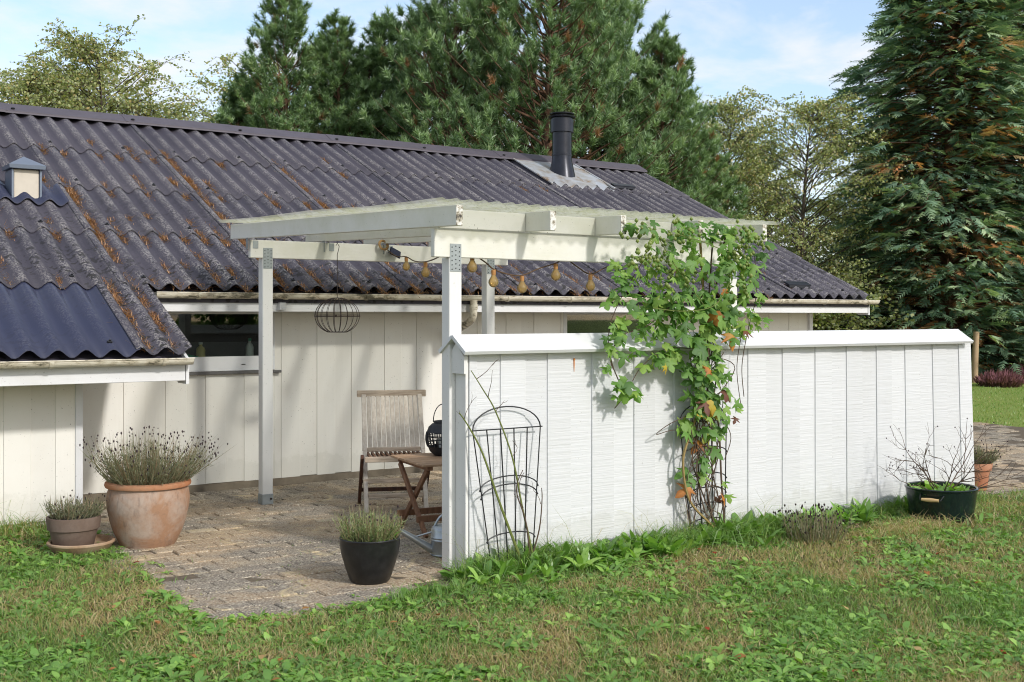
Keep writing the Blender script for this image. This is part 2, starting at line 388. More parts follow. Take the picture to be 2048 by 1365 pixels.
def mat_glass():
    m, n, l = new_mat('window_glass')
    o = n.new('ShaderNodeOutputMaterial'); g = n.new('ShaderNodeBsdfGlossy'); t = n.new('ShaderNodeBsdfTransparent')
    g.inputs['Roughness'].default_value = 0.02
    t.inputs[0].default_value = (0.80, 0.84, 0.82, 1)
    fr = n.new('ShaderNodeFresnel'); fr.inputs['IOR'].default_value = 1.5
    mx = n.new('ShaderNodeMixShader')
    l.new(fr.outputs[0], mx.inputs[0]); l.new(t.outputs[0], mx.inputs[1]); l.new(g.outputs[0], mx.inputs[2]); l.new(mx.outputs[0], o.inputs[0])
    m, n, l = new_mat('bulb_glass')
    o = n.new('ShaderNodeOutputMaterial'); g = n.new('ShaderNodeBsdfGlossy'); t = n.new('ShaderNodeBsdfTransparent')
    tl = n.new('ShaderNodeBsdfTranslucent'); tl.inputs[0].default_value = (0.90, 0.66, 0.28, 1)
    d = n.new('ShaderNodeBsdfDiffuse'); d.inputs[0].default_value = (0.75, 0.56, 0.26, 1)
    g.inputs['Roughness'].default_value = 0.08
    t.inputs[0].default_value = (0.92, 0.74, 0.44, 1)
    a = n.new('ShaderNodeMixShader'); a.inputs[0].default_value = 0.5; l.new(tl.outputs[0], a.inputs[1]); l.new(d.outputs[0], a.inputs[2])
    b = n.new('ShaderNodeMixShader'); b.inputs[0].default_value = 0.45; l.new(t.outputs[0], b.inputs[1]); l.new(a.outputs[0], b.inputs[2])
    fr = n.new('ShaderNodeFresnel'); fr.inputs['IOR'].default_value = 1.45
    mx = n.new('ShaderNodeMixShader'); l.new(fr.outputs[0], mx.inputs[0]); l.new(b.outputs[0], mx.inputs[1]); l.new(g.outputs[0], mx.inputs[2]); l.new(mx.outputs[0], o.inputs[0])
mat_glass()

# ------------------------------------------------------------------ mesh helpers
def fast_mesh(name, verts, loops, sizes, attrs=None, smooth=False):
    """verts (N,3), loops flat vertex indices, sizes faces' corner counts"""
    me = bpy.data.meshes.new(name)
    verts = np.asarray(verts, np.float32); loops = np.asarray(loops, np.int32).ravel(); sizes = np.asarray(sizes, np.int32)
    me.vertices.add(len(verts)); me.vertices.foreach_set('co', verts.ravel())
    me.loops.add(len(loops)); me.loops.foreach_set('vertex_index', loops)
    me.polygons.add(len(sizes))
    me.polygons.foreach_set('loop_start', np.concatenate(([0], np.cumsum(sizes)[:-1])).astype(np.int32))
    if smooth: me.polygons.foreach_set('use_smooth', np.ones(len(sizes), bool))
    for k, v in (attrs or {}).items():
        a = me.attributes.new(k, 'FLOAT', 'POINT'); a.data.foreach_set('value', np.asarray(v, np.float32))
    me.update(calc_edges=True); me.validate()
    return me
def tri_mesh(name, V, T, tint=None, smooth=False):
    return fast_mesh(name, V, T, np.full(len(T), 3), None if tint is None else {'tint': tint}, smooth)

def root_loc(o):
    v = Vector((0, 0, 0))
    while o is not None:
        v += o.location; o = o.parent
    return v
def link(name, me, mat, parent=None, loc=(0, 0, 0)):
    o = bpy.data.objects.new(name, me)
    COL.objects.link(o)
    if parent is not None: o.parent = parent
    o.location = loc
    if mat is not None and len(me.materials) == 0: me.materials.append(MATS[mat])
    return o
def tag(o, label=None, cat=None, group=None, kind=None):
    if label: o['label'] = label
    if cat: o['category'] = cat
    if group: o['group'] = group
    if kind: o['kind'] = kind
    return o
def thing(name, loc, label, cat, group=None):
    o = bpy.data.objects.new(name, None); COL.objects.link(o)
    o.location = loc; o.empty_display_size = 0.1
    return tag(o, label, cat, group)

class MB:
    """collects shapes in world coordinates; build() links ONE mesh object under its thing"""
    def __init__(s): s.v = []; s.f = []; s.smooth = []
    def add(s, vs, fs, smooth=False):
        b = len(s.v); s.v += [Vector(p) for p in vs]; s.f += [tuple(i + b for i in q) for q in fs]; s.smooth += [smooth] * len(fs)
        return s
    def box(s, x0, x1, y0, y1, z0, z1, ch=0.0, mtx=None):
        if x1 < x0: x0, x1 = x1, x0
        if y1 < y0: y0, y1 = y1, y0
        if z1 < z0: z0, z1 = z1, z0
        if ch <= 0:
            vs = [(x, y, z) for z in (z0, z1) for y in (y0, y1) for x in (x0, x1)]
            fs = [(0, 2, 3, 1), (4, 5, 7, 6), (0, 1, 5, 4), (2, 6, 7, 3), (0, 4, 6, 2), (1, 3, 7, 5)]
        else:
            ch = min(ch, 0.45 * min(x1 - x0, y1 - y0, z1 - z0))
            vs = []; idx = {}
            for ix, X in enumerate((x0, x1)):
                for iy, Y in enumerate((y0, y1)):
                    for iz, Z in enumerate((z0, z1)):
                        sx, sy, sz = (1 - 2 * ix) * ch, (1 - 2 * iy) * ch, (1 - 2 * iz) * ch
                        idx[ix, iy, iz, 0] = len(vs); vs.append((X, Y + sy, Z + sz))
                        idx[ix, iy, iz, 1] = len(vs); vs.append((X + sx, Y, Z + sz))
                        idx[ix, iy, iz, 2] = len(vs); vs.append((X + sx, Y + sy, Z))
            fs = []
            for a in (0, 1):
                fs.append([idx[a, 0, 0, 0], idx[a, 1, 0, 0], idx[a, 1, 1, 0], idx[a, 0, 1, 0]])
                fs.append([idx[0, a, 0, 1], idx[1, a, 0, 1], idx[1, a, 1, 1], idx[0, a, 1, 1]])
                fs.append([idx[0, 0, a, 2], idx[1, 0, a, 2], idx[1, 1, a, 2], idx[0, 1, a, 2]])
                for b in (0, 1):
                    fs.append([idx[a, b, 0, 0], idx[a, b, 1, 0], idx[a, b, 1, 1], idx[a, b, 0, 1]])
                    fs.append([idx[a, 0, b, 0], idx[a, 1, b, 0], idx[a, 1, b, 2], idx[a, 0, b, 2]])
                    fs.append([idx[0, a, b, 1], idx[1, a, b, 1], idx[1, a, b, 2], idx[0, a, b, 2]])
                    for c in (0, 1): fs.append([idx[a, b, c, 0], idx[a, b, c, 1], idx[a, b, c, 2]])
            cen = Vector(((x0 + x1) / 2, (y0 + y1) / 2, (z0 + z1) / 2))
            out = []
            for q in fs:
                p = [Vector(vs[i]) for i in q]
                nrm = (p[1] - p[0]).cross(p[2] - p[0])
                mid = sum(p, Vector()) / len(p)
                out.append(tuple(q) if nrm.dot(mid - cen) > 0 else tuple(reversed(q)))
            fs = out
        if mtx is not None: vs = [mtx @ Vector(p) for p in vs]
        return s.add(vs, fs)
    def bar(s, p0, p1, w, t, up=(0, 0, 1), ch=0.003):
        """rectangular bar from p0 to p1, w across, t along up"""
        p0, p1 = Vector(p0), Vector(p1); d = p1 - p0; L = d.length; d.normalize()
        up = Vector(up); side = d.cross(up)
        if side.length < 1e-5: side = d.cross(Vector((1, 0, 0)))
        side.normalize(); u2 = side.cross(d)
        m = Matrix(((d.x, side.x, u2.x, p0.x), (d.y, side.y, u2.y, p0.y), (d.z, side.z, u2.z, p0.z), (0, 0, 0, 1)))
        return s.box(0, L, -w / 2, w / 2, -t / 2, t / 2, ch, m)
    def tube(s, pts, r, n=6, cap=True):
        pts = [Vector(p) for p in pts]; rs = r if isinstance(r, (list, tuple)) else [r] * len(pts)
        vs = []; fs = []; prev = None
        for i, p in enumerate(pts):
            d = (pts[min(i + 1, len(pts) - 1)] - pts[max(i - 1, 0)]).normalized()
            if prev is None:
                a = d.cross(Vector((0, 0, 1)))
                if a.length < 1e-3: a = d.cross(Vector((1, 0, 0)))
                a.normalize()
            else:
                a = prev - d * prev.dot(d)
                a = a.normalized() if a.length > 1e-4 else d.orthogonal().normalized()
            prev = a; b = d.cross(a)
            for k in range(n):
                t = 2 * pi * k / n
                vs.append(p + (a * cos(t) + b * sin(t)) * rs[i])
        for i in range(len(pts) - 1):
            for k in range(n):
                k2 = (k + 1) % n
                fs.append((i * n + k, i * n + k2, (i + 1) * n + k2, (i + 1) * n + k))
        if cap:
            fs.append(tuple(reversed(range(n)))); fs.append(tuple((len(pts) - 1) * n + k for k in range(n)))
        return s.add(vs, fs, True)
    def lathe(s, prof, c=(0, 0, 0), n=32, closed=False, wob=0.0):
        """prof list of (r,z) from bottom to top, outside"""
        vs = []; fs = []; c = Vector(c)
        for (r, z) in prof:
            for k in range(n):
                t = 2 * pi * k / n; rr = r * (1 + wob * sin(3 * t + 5 * z))
                vs.append(c + Vector((rr * cos(t), rr * sin(t), z)))
        for i in range(len(prof) - 1):
            for k in range(n):
                k2 = (k + 1) % n
                fs.append((i * n + k, i * n + k2, (i + 1) * n + k2, (i + 1) * n + k))
        if prof[0][0] > 1e-4: fs.append(tuple(reversed(range(n))))
        if closed and prof[-1][0] > 1e-4: fs.append(tuple((len(prof) - 1) * n + k for k in range(n)))
        return s.add(vs, fs, True)
    def prism(s, poly, axis, a, b):
        """extrude a polygon (list of 2D) along axis 0,1,2 from a to b"""
        def P(u, v, w): return {0: (w, u, v), 1: (u, w, v), 2: (u, v, w)}[axis]
        n = len(poly)
        vs = [P(u, v, a) for u, v in poly] + [P(u, v, b) for u, v in poly]
        fs = [tuple(range(n)), tuple(reversed(range(n, 2 * n)))] + [(i, i + n, (i + 1) % n + n, (i + 1) % n) for i in range(n)]
        return s.add(vs, fs)
    def build(s, name, mat, parent=None, normals=True):
        off = root_loc(parent)
        me = bpy.data.meshes.new(name)
        me.from_pydata([tuple(p - off) for p in s.v], [], s.f)
        me.polygons.foreach_set('use_smooth', s.smooth)
        me.update()
        if normals:
            import bmesh
            bm = bmesh.new(); bm.from_mesh(me); bmesh.ops.recalc_face_normals(bm, faces=bm.faces)
            for e in bm.edges:
                if len(e.link_faces) == 2 and e.calc_face_angle(0) > 0.7: e.smooth = False
            bm.to_mesh(me); bm.free()
        return link(name, me, mat, parent)

def arc(p0, p1, rise, n=10):
    """arch between two points, rise metres up at the middle"""
    p0, p1 = Vector(p0), Vector(p1)
    out = []
    for i in range(n + 1):
        t = i / n
        out.append(p0.lerp(p1, t) + Vector((0, 0, rise * (1 - (2 * t - 1) ** 2))))
    return out
def spline(pts, n=6):
    pts = [Vector(p) for p in pts]; out = []
    for i in range(len(pts) - 1):
        a, b, c, d = pts[max(i - 1, 0)], pts[i], pts[i + 1], pts[min(i + 2, len(pts) - 1)]
        for k in range(n):
            t = k / n
            out.append(0.5 * ((2 * b) + (c - a) * t + (2 * a - 5 * b + 4 * c - d) * t * t + (3 * b - a - 3 * c + d) * t ** 3))
    out.append(pts[-1]); return out

# ================================================================== THE SETTING
PATIO = (2.05, 9.0, 5.62, 9.95)          # x0,x1,y0,y1
def vnoise(x, y, s=1.0, seed=0):
    """cheap smooth pseudo noise in [-1,1], vectorised"""
    x = np.asarray(x, float) * s; y = np.asarray(y, float) * s
    o = seed * 1.7
    return (np.sin(1.3 * x + 2.1 * np.sin(0.7 * y + o) + o) + np.sin(1.7 * y + 1.9 * np.sin(0.9 * x - o) + 2 * o)
            + np.sin(2.9 * x - 2.3 * y + 3 * o) * 0.6) / 2.6
def patio_edge_x(y): return 2.05 + 0.10 * vnoise(y, y * 0.3, 2.3, 1) + 0.12 * np.clip((np.asarray(y) - 6.4) / 1.2, 0, 1)
def patio_edge_y(x): return 5.62 + 0.09 * vnoise(x, x * 0.4, 2.6, 2)
def hard_ground(x, y):
    """1 where patio, path or house stand instead of lawn"""
    x = np.asarray(x, float); y = np.asarray(y, float)
    p = (x > patio_edge_x(y)) & (y > patio_edge_y(x)) & (x < 9.0) & (y < 10.2)
    p &= ~((x > 3.55) & (y < 5.88))
    road = (x >= 9.02) & (x < 14.95 + 0.12 * vnoise(y, x, 1.5, 4)) & (y > 5.82 + 0.12 * vnoise(x, y, 1.4, 5)) & (y < 40)
    hs = (x < 11.5) & (y > 9.9) & (x > 0) & (y < 18)
    hs |= (x > 0) & (x < 2.25) & (y > 8.95) & (y < 18)
    return p | road | hs
def ground_z(x, y):
    return 0.010 * vnoise(x, y, 1.6, 3) + 0.006 * vnoise(x, y, 5.1, 8)
xs = np.concatenate([np.linspace(-400, -40, 10), np.linspace(-30, -4, 14), np.arange(-3, 17, 0.1), np.linspace(17.2, 40, 30), np.linspace(50, 400, 12)])
ys = np.concatenate([np.linspace(-300, -20, 8), np.linspace(-15, 1.8, 10), np.arange(2, 12, 0.1), np.linspace(12.2, 40, 32), np.linspace(50, 500, 12)])
GX, GY = np.meshgrid(xs, ys)
GZ = ground_z(GX, GY) - 0.002
inside = hard_ground(GX, GY)
GZ = np.where(inside, -0.05, GZ)
nx, ny = len(xs), len(ys)
I = np.arange(nx * ny).reshape(ny, nx)
quads = np.stack([I[:-1, :-1], I[:-1, 1:], I[1:, 1:], I[1:, :-1]], -1).reshape(-1, 4)
lawn = link('lawn', fast_mesh('lawn', np.stack([GX, GY, GZ], -1).reshape(-1, 3), quads, np.full(len(quads), 4), None, True), 'lawn_soil')
tag(lawn, kind='structure')

# ---- patio: sand bed with concrete pavers
patio = MB().box(PATIO[0] - 0.1, PATIO[1] + 0.02, PATIO[2] - 0.1, 10.0, -0.10, -0.009).build('patio', 'joint_sand')
tag(patio, kind='structure')
path = MB().box(9.03, 15.1, 5.72, 40, -0.10, -0.006).build('path', 'joint_sand')
tag(path, kind='structure')
def brick_mesh(name, lx, ly):
    b = MB().box(-lx / 2, lx / 2, -ly / 2, ly / 2, -0.05, 0.0, 0.006)
    me = bpy.data.meshes.new(name); me.from_pydata([tuple(p) for p in b.v], [], b.f); me.update()
    me.materials.append(MATS['paver']); return me
BL, BW = 0.21, 0.14
bm_ = brick_mesh('brick', BL - 0.004, BW - 0.004)
spots = []
j = 0; y = PATIO[2] - 0.06
while y < 9.93:
    x = PATIO[0] - 0.12 + (j % 2) * BL / 2
    while x < min(8.9, 0.62 * y + 0.35):
        cx, cy = x + BL / 2, y + BW / 2
        if cx > patio_edge_x(cy) - 0.05 and cy > patio_edge_y(cx) - 0.04 and not (cx > 3.6 and cy < 5.8) and not (cx < 2.35 and cy > 8.9) and cy < 9.9:
            spots.append((cx, cy))
        x += BL
    y += BW; j += 1
spots.sort(key=lambda p: 0.566 * p[0] + 0.824 * p[1])
def brick_pose(i):
    return (random.gauss(0, 0.012), random.gauss(0, 0.010), random.gauss(0, 0.016), random.gauss(0.0, 0.0028))
far_b = MB(); tint_b = []
for i, (cx, cy) in enumerate(spots):
    rx, ry, rz, dz = brick_pose(i)
    sink = 0.005 * float(vnoise(cx, cy, 1.9, 6))
    if i < 300:
        o = link('brick', bm_, None, patio, (cx, cy, dz + sink)); o.rotation_euler = (rx, ry, rz)
    else:
        far_b.box(-BL / 2 + .004, BL / 2 - .004, -BW / 2 + .004, BW / 2 - .004, -0.05, 0.0, 0.006,
                  Matrix.Translation((cx, cy, dz + sink)) @ Matrix.Rotation(rz, 4, 'Z'))
        tint_b += [random.random()] * 24
fb = far_b.build('brick_field', 'paver', patio, normals=False)
a = fb.data.attributes.new('tint', 'FLOAT', 'POINT'); a.data.foreach_set('value', tint_b)
tag(fb, kind='stuff')
# pavers of the drive beyond the screen, seen at a low angle past its end
rb = MB(); tint_b = []
y = 5.75; j = 0
while y < 11.5:
    x = 9.06 + (j % 2) * 0.1
    while x < 14.95:
        if x - 1.33 * y < 2.3 and x - 1.25 * y > -0.6:
            rb.box(-0.1, 0.1, -0.066, 0.066, -0.05, 0.0, 0.006, Matrix.Translation((x + 0.1, y, random.gauss(-0.002, 0.004))) @ Matrix.Rotation(random.gauss(0, 0.02), 4, 'Z'))
            tint_b += [random.random()] * 24
        x += 0.21
    y += 0.14; j += 1
ro = rb.build('paver_field', 'paver', path, normals=False)
a = ro.data.attributes.new('tint', 'FLOAT', 'POINT'); a.data.foreach_set('value', tint_b)
tag(ro, kind='stuff')

# ================================================================== HOUSE
PER = 0.358                               # board-and-board rhythm of all cladding
house = thing('house', (6.0, 9.95, 0), 'long low white board house with dark corrugated roof', 'house')
YW = 9.95
WIN1 = (3.02, 4.20); WIN2 = (7.52, 8.75)  # x ranges of the two front windows
WB, WT = 1.055, 1.60                      # opening bottom, top
def shell(mb, x0, x1, y0, y1):
    for a, b, z0, z1 in ((x0, WIN1[0], 0.0, 1.72), (WIN1[0], WIN1[1], 0.0, WB), (WIN1[0], WIN1[1], WT, 1.72), (WIN1[1], WIN2[0], 0.0, 1.72),
                         (WIN2[0], WIN2[1], 0.0, WB), (WIN2[0], WIN2[1], WT, 1.72), (WIN2[1], x1, 0.0, 1.72)):
        mb.box(a, b, y0, y1, z0, z1)
wm = MB(); shell(wm, 0.0, 11.45, 9.985, 10.10)
wm.box(0.0, 11.45, 17.9, 18.0, 0, 1.9)
for X in (0.0, 11.36): wm.prism([(10.10, 0), (17.9, 0), (17.9, 1.9), (14.0, 3.72), (10.10, 1.9)], 0, X, X + 0.09)
wm.box(0.0, 2.22, 8.985, 9.10, 0.0, 1.35); wm.box(2.13, 2.22, 9.10, 9.985, 0.0, 1.55)
wall = wm.build('wall', 'paint_wall', house)
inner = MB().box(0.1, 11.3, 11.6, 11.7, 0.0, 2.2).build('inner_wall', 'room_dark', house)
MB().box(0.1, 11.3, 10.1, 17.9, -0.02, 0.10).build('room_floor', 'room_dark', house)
MB().box(2.24, 11.47, 9.955, 10.10, -0.02, 0.056).build('foundation', 'foundation', house)

def cladding(x0, x1, y_back, z0, z1, parent, mat, holes=(), start=0.0, sh=None, face=-1, name='board'):
    """base boards with proud boards over their gaps; every board an object"""
    k = 0; x = start
    while x < x1:
        for (a, b, proud) in ((x, x + 0.186, True), (x + 0.170, x + PER + 0.012, False)):
            a2, b2 = max(a, x0), min(b, x1)
            if b2 - a2 < 0.015: continue
            segs = [(a2, b2, z0, z1)]
            for (h0, h1, hz) in holes:
                ns = []
                for (p, q, s0, s1) in segs:
                    if q <= h0 or p >= h1: ns.append((p, q, s0, s1)); continue
                    if p < h0: ns.append((p, h0, s0, s1))
                    ns.append((max(p, h0), min(q, h1), s0, hz))
                    if q > h1: ns.append((h1, q, s0, s1))
                segs = ns
            t = 0.019
            yb = y_back + face * (0.0085 if proud else 0.0)
            for (p, q, s0, s1) in segs:
                if q - p < 0.012: continue
                dz = random.uniform(-0.004, 0.004) + (-0.012 if (proud and random.random() < 0.12) else 0)
                m = MB().box(p, q, yb, yb + face * t, s0 + dz, s1, 0.0022)
                if sh:
                    for v in m.v: v.x += sh(v.x, v.z)
                m.build(name, mat, parent, normals=False)
        x += PER
cladding(2.30, 11.47, 9.985, 0.056, 1.60, wall, 'paint_wall', [(WIN1[0], WIN1[1], 1.045), (WIN2[0], WIN2[1], 1.045)], 2.475 - PER)
cladding(0.0, 2.19, 8.985, 0.03, 1.20, wall, 'paint_wall', (), 2.05 - 6 * PER)
MB().box(2.19, 2.245, 8.945, 9.90, 0.03, 1.42, 0.004).build('corner_board', 'paint_trim', wall)
MB().box(2.246, 2.30, 9.93, 9.985, 0.056, 1.58, 0.004).build('corner_board', 'paint_trim', wall)
MB().box(11.42, 11.48, 9.93, 9.97, 0.056, 1.6, 0.004).build('corner_board', 'paint_trim', wall)

# ---- roof
K = 0.466
def roof_z(y): return 1.775 + K * (y - 9.49)
PITCH, AMP, TH = 1.331 / 7, 0.029, 0.007
def sheet_mesh(name, width, length, mat, seg=8):
    nseg = max(4, int(round(width / PITCH * seg)))
    X = np.linspace(-0.03, width, nseg + 1)
    V = []; crest = []
    for layer in (0, 1):
        for yy in (0.0, length):
            for xx in X:
                cz = cos(2 * pi * xx / PITCH)
                z = AMP * cz + K * yy + 0.018 * (1 - yy / 1.21) + 0.007 * (1 - xx / 1.33) - layer * TH
                V.append((xx, yy, z)); crest.append(0.5 + 0.5 * cz)
    n = nseg + 1; F = []
    idx = lambda layer, row, i: layer * 2 * n + row * n + i
    for i in range(nseg):
        F.append((idx(0, 0, i), idx(0, 0, i + 1), idx(0, 1, i + 1), idx(0, 1, i)))
        F.append((idx(1, 0, i), idx(1, 1, i), idx(1, 1, i + 1), idx(1, 0, i + 1)))
        F.append((idx(0, 0, i), idx(1, 0, i), idx(1, 0, i + 1), idx(0, 0, i + 1)))
    F.append((idx(0, 0, 0), idx(0, 1, 0), idx(1, 1, 0), idx(1, 0, 0)))
    F.append((idx(0, 0, nseg), idx(1, 0, nseg), idx(1, 1, nseg), idx(0, 1, nseg)))
    me = fast_mesh(name, V, [i for f in F for i in f], [4] * len(F), {'crest': crest})
    sm = np.zeros(len(F), bool); sm[[i for i in range(len(F) - 2) if i % 3 < 2]] = True
    me.polygons.foreach_set('use_smooth', sm)
    me.materials.append(MATS[mat]); return me
deck = MB()
deck.prism([(9.46, roof_z(9.46) - 0.10), (14.0, roof_z(14.0) - 0.10), (14.0, roof_z(14.0) - 0.06), (9.46, roof_z(9.46) - 0.06)], 0, 2.90, 11.98)
deck.prism([(8.44, roof_z(8.44) - 0.10), (14.0, roof_z(14.0) - 0.10), (14.0, roof_z(14.0) - 0.06), (8.44, roof_z(8.44) - 0.06)], 0, -0.05, 2.84)
deck.prism([(18.5, roof_z(9.5) - 0.06), (14.0, roof_z(14.0) - 0.10), (14.0, roof_z(14.0) - 0.02), (18.5, roof_z(9.5))], 0, -0.05, 11.98)
roof = deck.build('roof', 'roof_cement', house)
rl = root_loc(house)
ROWS = [9.49, 10.58, 11.67, 12.76]
sheet = sheet_mesh('roof_sheet', 1.331, 1.21, 'roof_cement')
sheet_new = sheet_mesh('roof_sheet', 1.331, 1.21, 'roof_newer')
COLX = [2.70 + 1.331 * k for k in range(-2, 7)]
for r, y0 in enumerate(ROWS):
    for c in COLX:
        o = link('roof_sheet', sheet, None, roof, (c - rl.x, y0 - rl.y + random.uniform(-.006, .006), roof_z(y0)))
for c in (2.70 - PITCH - 1.331, 2.70 - PITCH - 2 * 1.331):
    o = link('roof_sheet', sheet_new, None, roof, (c - rl.x, 8.40 - rl.y, roof_z(8.40)))
    o['label'] = 'smoother blue-grey roof sheet in the lowest row'
link('roof_sheet', sheet_mesh('roof_sheet', 2 * PITCH, 1.21, 'roof_cement'), None, roof, (2.70 - PITCH - rl.x, 8.40 - rl.y, roof_z(8.40) + 0.006))
for k in range(-2, 7):                      # ridge capping
    c = 2.62 + 1.331 * k
    L = 1.36 if k < 6 else 12.06 - c
    t = 0.004 * (k % 2)
    m = MB().prism([(13.78, 3.843 + t), (14.0, 3.957 + t), (14.22, 3.843 + t), (14.22, 3.836 + t), (14.0, 3.949 + t), (13.78, 3.836 + t)], 0, c, c + L)
    m.prism([(13.781, 3.836 + t), (13.786, 3.845 + t), (13.776, 3.815 + t), (13.772, 3.815 + t)], 0, c, c + L)
    cp = m.build('ridge_cap', 'ridge_metal', roof)
    MB().lathe([(0.0, -0.004), (0.022, -0.002), (0.022, 0.008), (0.010, 0.014), (0.0, 0.015)], (c + 0.09, 13.83, 3.875 + t), 8).build('screw', 'black_wire', cp)
# roofing screws with washers, near the lower edge of the sheets
sc_me = MB().lathe([(0.020, -0.004), (0.020, 0.005), (0.009, 0.009), (0.008, 0.017), (0.0, 0.018)], (0, 0, 0), 8)
me = bpy.data.meshes.new('screw'); me.from_pydata([tuple(p) for p in sc_me.v], [], sc_me.f); me.update(); me.materials.append(MATS['black_wire'])
for y0 in [8.40] + ROWS:
    for c in COLX:
        for w in (1, 5):
            x = c + w * PITCH
            if y0 < 9 and x > 2.85: continue
            if x < 1.2: continue
            o = link('screw', me, None, roof, (x - rl.x, y0 + 0.10 - rl.y, roof_z(y0 + 0.10) + AMP + 0.020))
            o.rotation_euler = (0.436, 0, 0)

# ---- eaves, gutters
def gutter(x0, x1, y, z, r, nm):
    po = [(y + r * cos(t), z + r * sin(t)) for t in np.linspace(pi, 2 * pi, 11)]
    pi_ = [(y + (r - .004) * cos(t), z + (r - .004) * sin(t)) for t in np.linspace(2 * pi, pi, 11)]
    g = MB().prism(po + pi_, 0, x0, x1)
    g.tube([(x0, y - r, z), (x1, y - r, z)], 0.006, 6)
    for X in (x0, x1 - 0.004): g.prism(po, 0, X, X + 0.004)
    go = g.build(nm, 'gutter_plastic', house)
    x = x0 + 0.35
    while x < x1:
        b = [(y + (r + .006) * cos(t), z + (r + .006) * sin(t)) for t in np.linspace(pi * 0.98, 1.75 * pi, 9)]
        b2 = [(y + r * cos(t), z + r * sin(t)) for t in np.linspace(1.75 * pi, pi * 0.98, 9)]
        MB().prism(b + b2, 0, x, x + 0.028).build('gutter_bracket', 'gutter_plastic', go)
        x += 0.78
    return go
gutter(2.93, 12.08, 9.415, 1.742, 0.048, 'gutter')
gutter(-0.05, 2.87, 8.335, 1.238, 0.048, 'gutter')
MB().box(2.90, 11.98, 9.475, 9.50, 1.585, 1.725, 0.003).build('fascia', 'paint_trim', house)
MB().box(2.32, 11.95, 9.50, 9.96, 1.603, 1.618).build('soffit', 'paint_trim', house)
MB().box(-0.05, 2.84, 8.40, 8.425, 1.070, 1.225, 0.003).build('fascia', 'paint_trim', house)
MB().box(-0.05, 2.80, 8.425, 8.96, 1.085, 1.10).build('soffit', 'paint_trim', house)
# verge boards: gable end at right, and the step where the low eave ends
MB().prism([(9.47, 1.56), (9.47, roof_z(9.47) - 0.03), (14.0, roof_z(14.0) - 0.03), (14.0, roof_z(14.0) - 0.18), (9.62, 1.56)], 0, 11.985, 12.01).build('verge_board', 'paint_trim', house)
MB().prism([(8.40, 1.045), (8.40, roof_z(8.40) - 0.03), (9.50, roof_z(9.50) - 0.03), (9.50, roof_z(9.50) - 0.19), (8.58, 1.045)], 0, 2.845, 2.868).build('verge_board', 'paint_trim', house)
MB().box(4.02, 4.08, 9.42, 9.475, 1.60, 1.665, 0.003).build('rafter_end', 'paint_trim', house)
dp = MB().tube(spline([(6.02, 9.415, 1.70), (6.02, 9.415, 1.60), (6.02, 9.43, 1.535), (6.03, 9.53, 1.48), (6.06, 9.72, 1.43), (6.07, 9.86, 1.37), (6.07, 9.885, 1.28), (6.07, 9.885, 0.08)], 5), 0.036, 12)
dpo = dp.build('downpipe', 'gutter_plastic', house)
MB().lathe([(0.041, 0), (0.041, 0.05)], (6.02, 9.415, 1.61), 14).build('pipe_collar', 'gutter_plastic', dpo)

# ---- windows
def window(x0, x1, z_glass, mull):
    w = MB().box(x0, x1, 9.955, 10.02, WB, z_glass, 0.003).build('window', 'paint_trim', house)
    MB().box(x0, x0 + 0.05, 9.955, 10.02, z_glass + .001, WT - 0.016, 0.003).build('frame', 'paint_trim', w)
    MB().box(x1 - 0.05, x1, 9.955, 10.02, z_glass + .001, WT - 0.016, 0.003).build('frame', 'paint_trim', w)
    MB().box(x0 + 0.051, x1 - 0.051, 9.957, 10.02, WT - 0.035, WT - 0.001, 0.002).build('frame', 'paint_trim', w)
    MB().box(x0 + 0.051, x1 - 0.051, 9.985, 9.989, z_glass + .001, WT - 0.036).build('pane', 'window_glass', w)
    MB().box(x0 - 0.05, x1 + 0.05, 9.915, 9.957, 1.028, 1.052, 0.003).build('sill', 'sill_slate', w)
    # what shows behind the glass: room pieces and a stand-in for a reflection
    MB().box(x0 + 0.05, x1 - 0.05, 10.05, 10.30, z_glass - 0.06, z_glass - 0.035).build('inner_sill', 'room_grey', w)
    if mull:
        MB().box(x0 + 0.48, x0 + 0.545, 10.55, 10.58, 1.10, 1.75).build('reflected_mullion', 'room_grey', w)  # solid grey bar imitating the mullion reflection seen in the pane
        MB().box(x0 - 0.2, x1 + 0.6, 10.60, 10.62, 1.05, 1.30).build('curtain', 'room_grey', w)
    for X in (x0 + 0.32, x0 + 0.86): MB().box(X, X + 0.035, 9.950, 9.9555, 1.108, 1.114).build('vent_slot', 'dark_hole', w)
    return w
window(*WIN1, 1.185, True)
window(*WIN2, 1.20, False)
def bottle(x, y, z, r, h, mat, label, neck=0.35):
    t = thing('bottle', (x, y, z), label, 'bottle')
    MB().lathe([(r * .95, 0), (r, 0.01), (r, h * .58), (r * .8, h * .70), (r * neck, h * .80), (r * neck, h * .88)], (x, y, z), 14, True).build('body', mat, t)
    MB().lathe([(r * neck * 1.2, h * .885), (r * neck * 1.2, h), (0, h)], (x, y, z), 12).build('cap', 'plastic_white' if mat != 'plastic_white' else 'plastic_green', t)
bottle(3.56, 10.12, 1.151, 0.042, 0.16, 'plastic_yellow', 'yellow plastic bottle on the sill behind the window glass')
bottle(4.03, 10.14, 1.151, 0.036, 0.19, 'plastic_white', 'pale plastic bottle behind the glass near the pergola post')
gp = thing('plastic_packet', (3.42, 10.13, 1.151), 'green flat plastic packet lying behind the window glass', 'packet')
MB().box(-0.11, 0.11, -0.05, 0.05, 0.0, 0.035, 0.012, Matrix.Translation((3.42, 10.13, 1.153)) @ Matrix.Rotation(0.2, 4, 'Y') @ Matrix.Translation((0, 0, 0.02))).build('wrapper', 'plastic_green', gp)

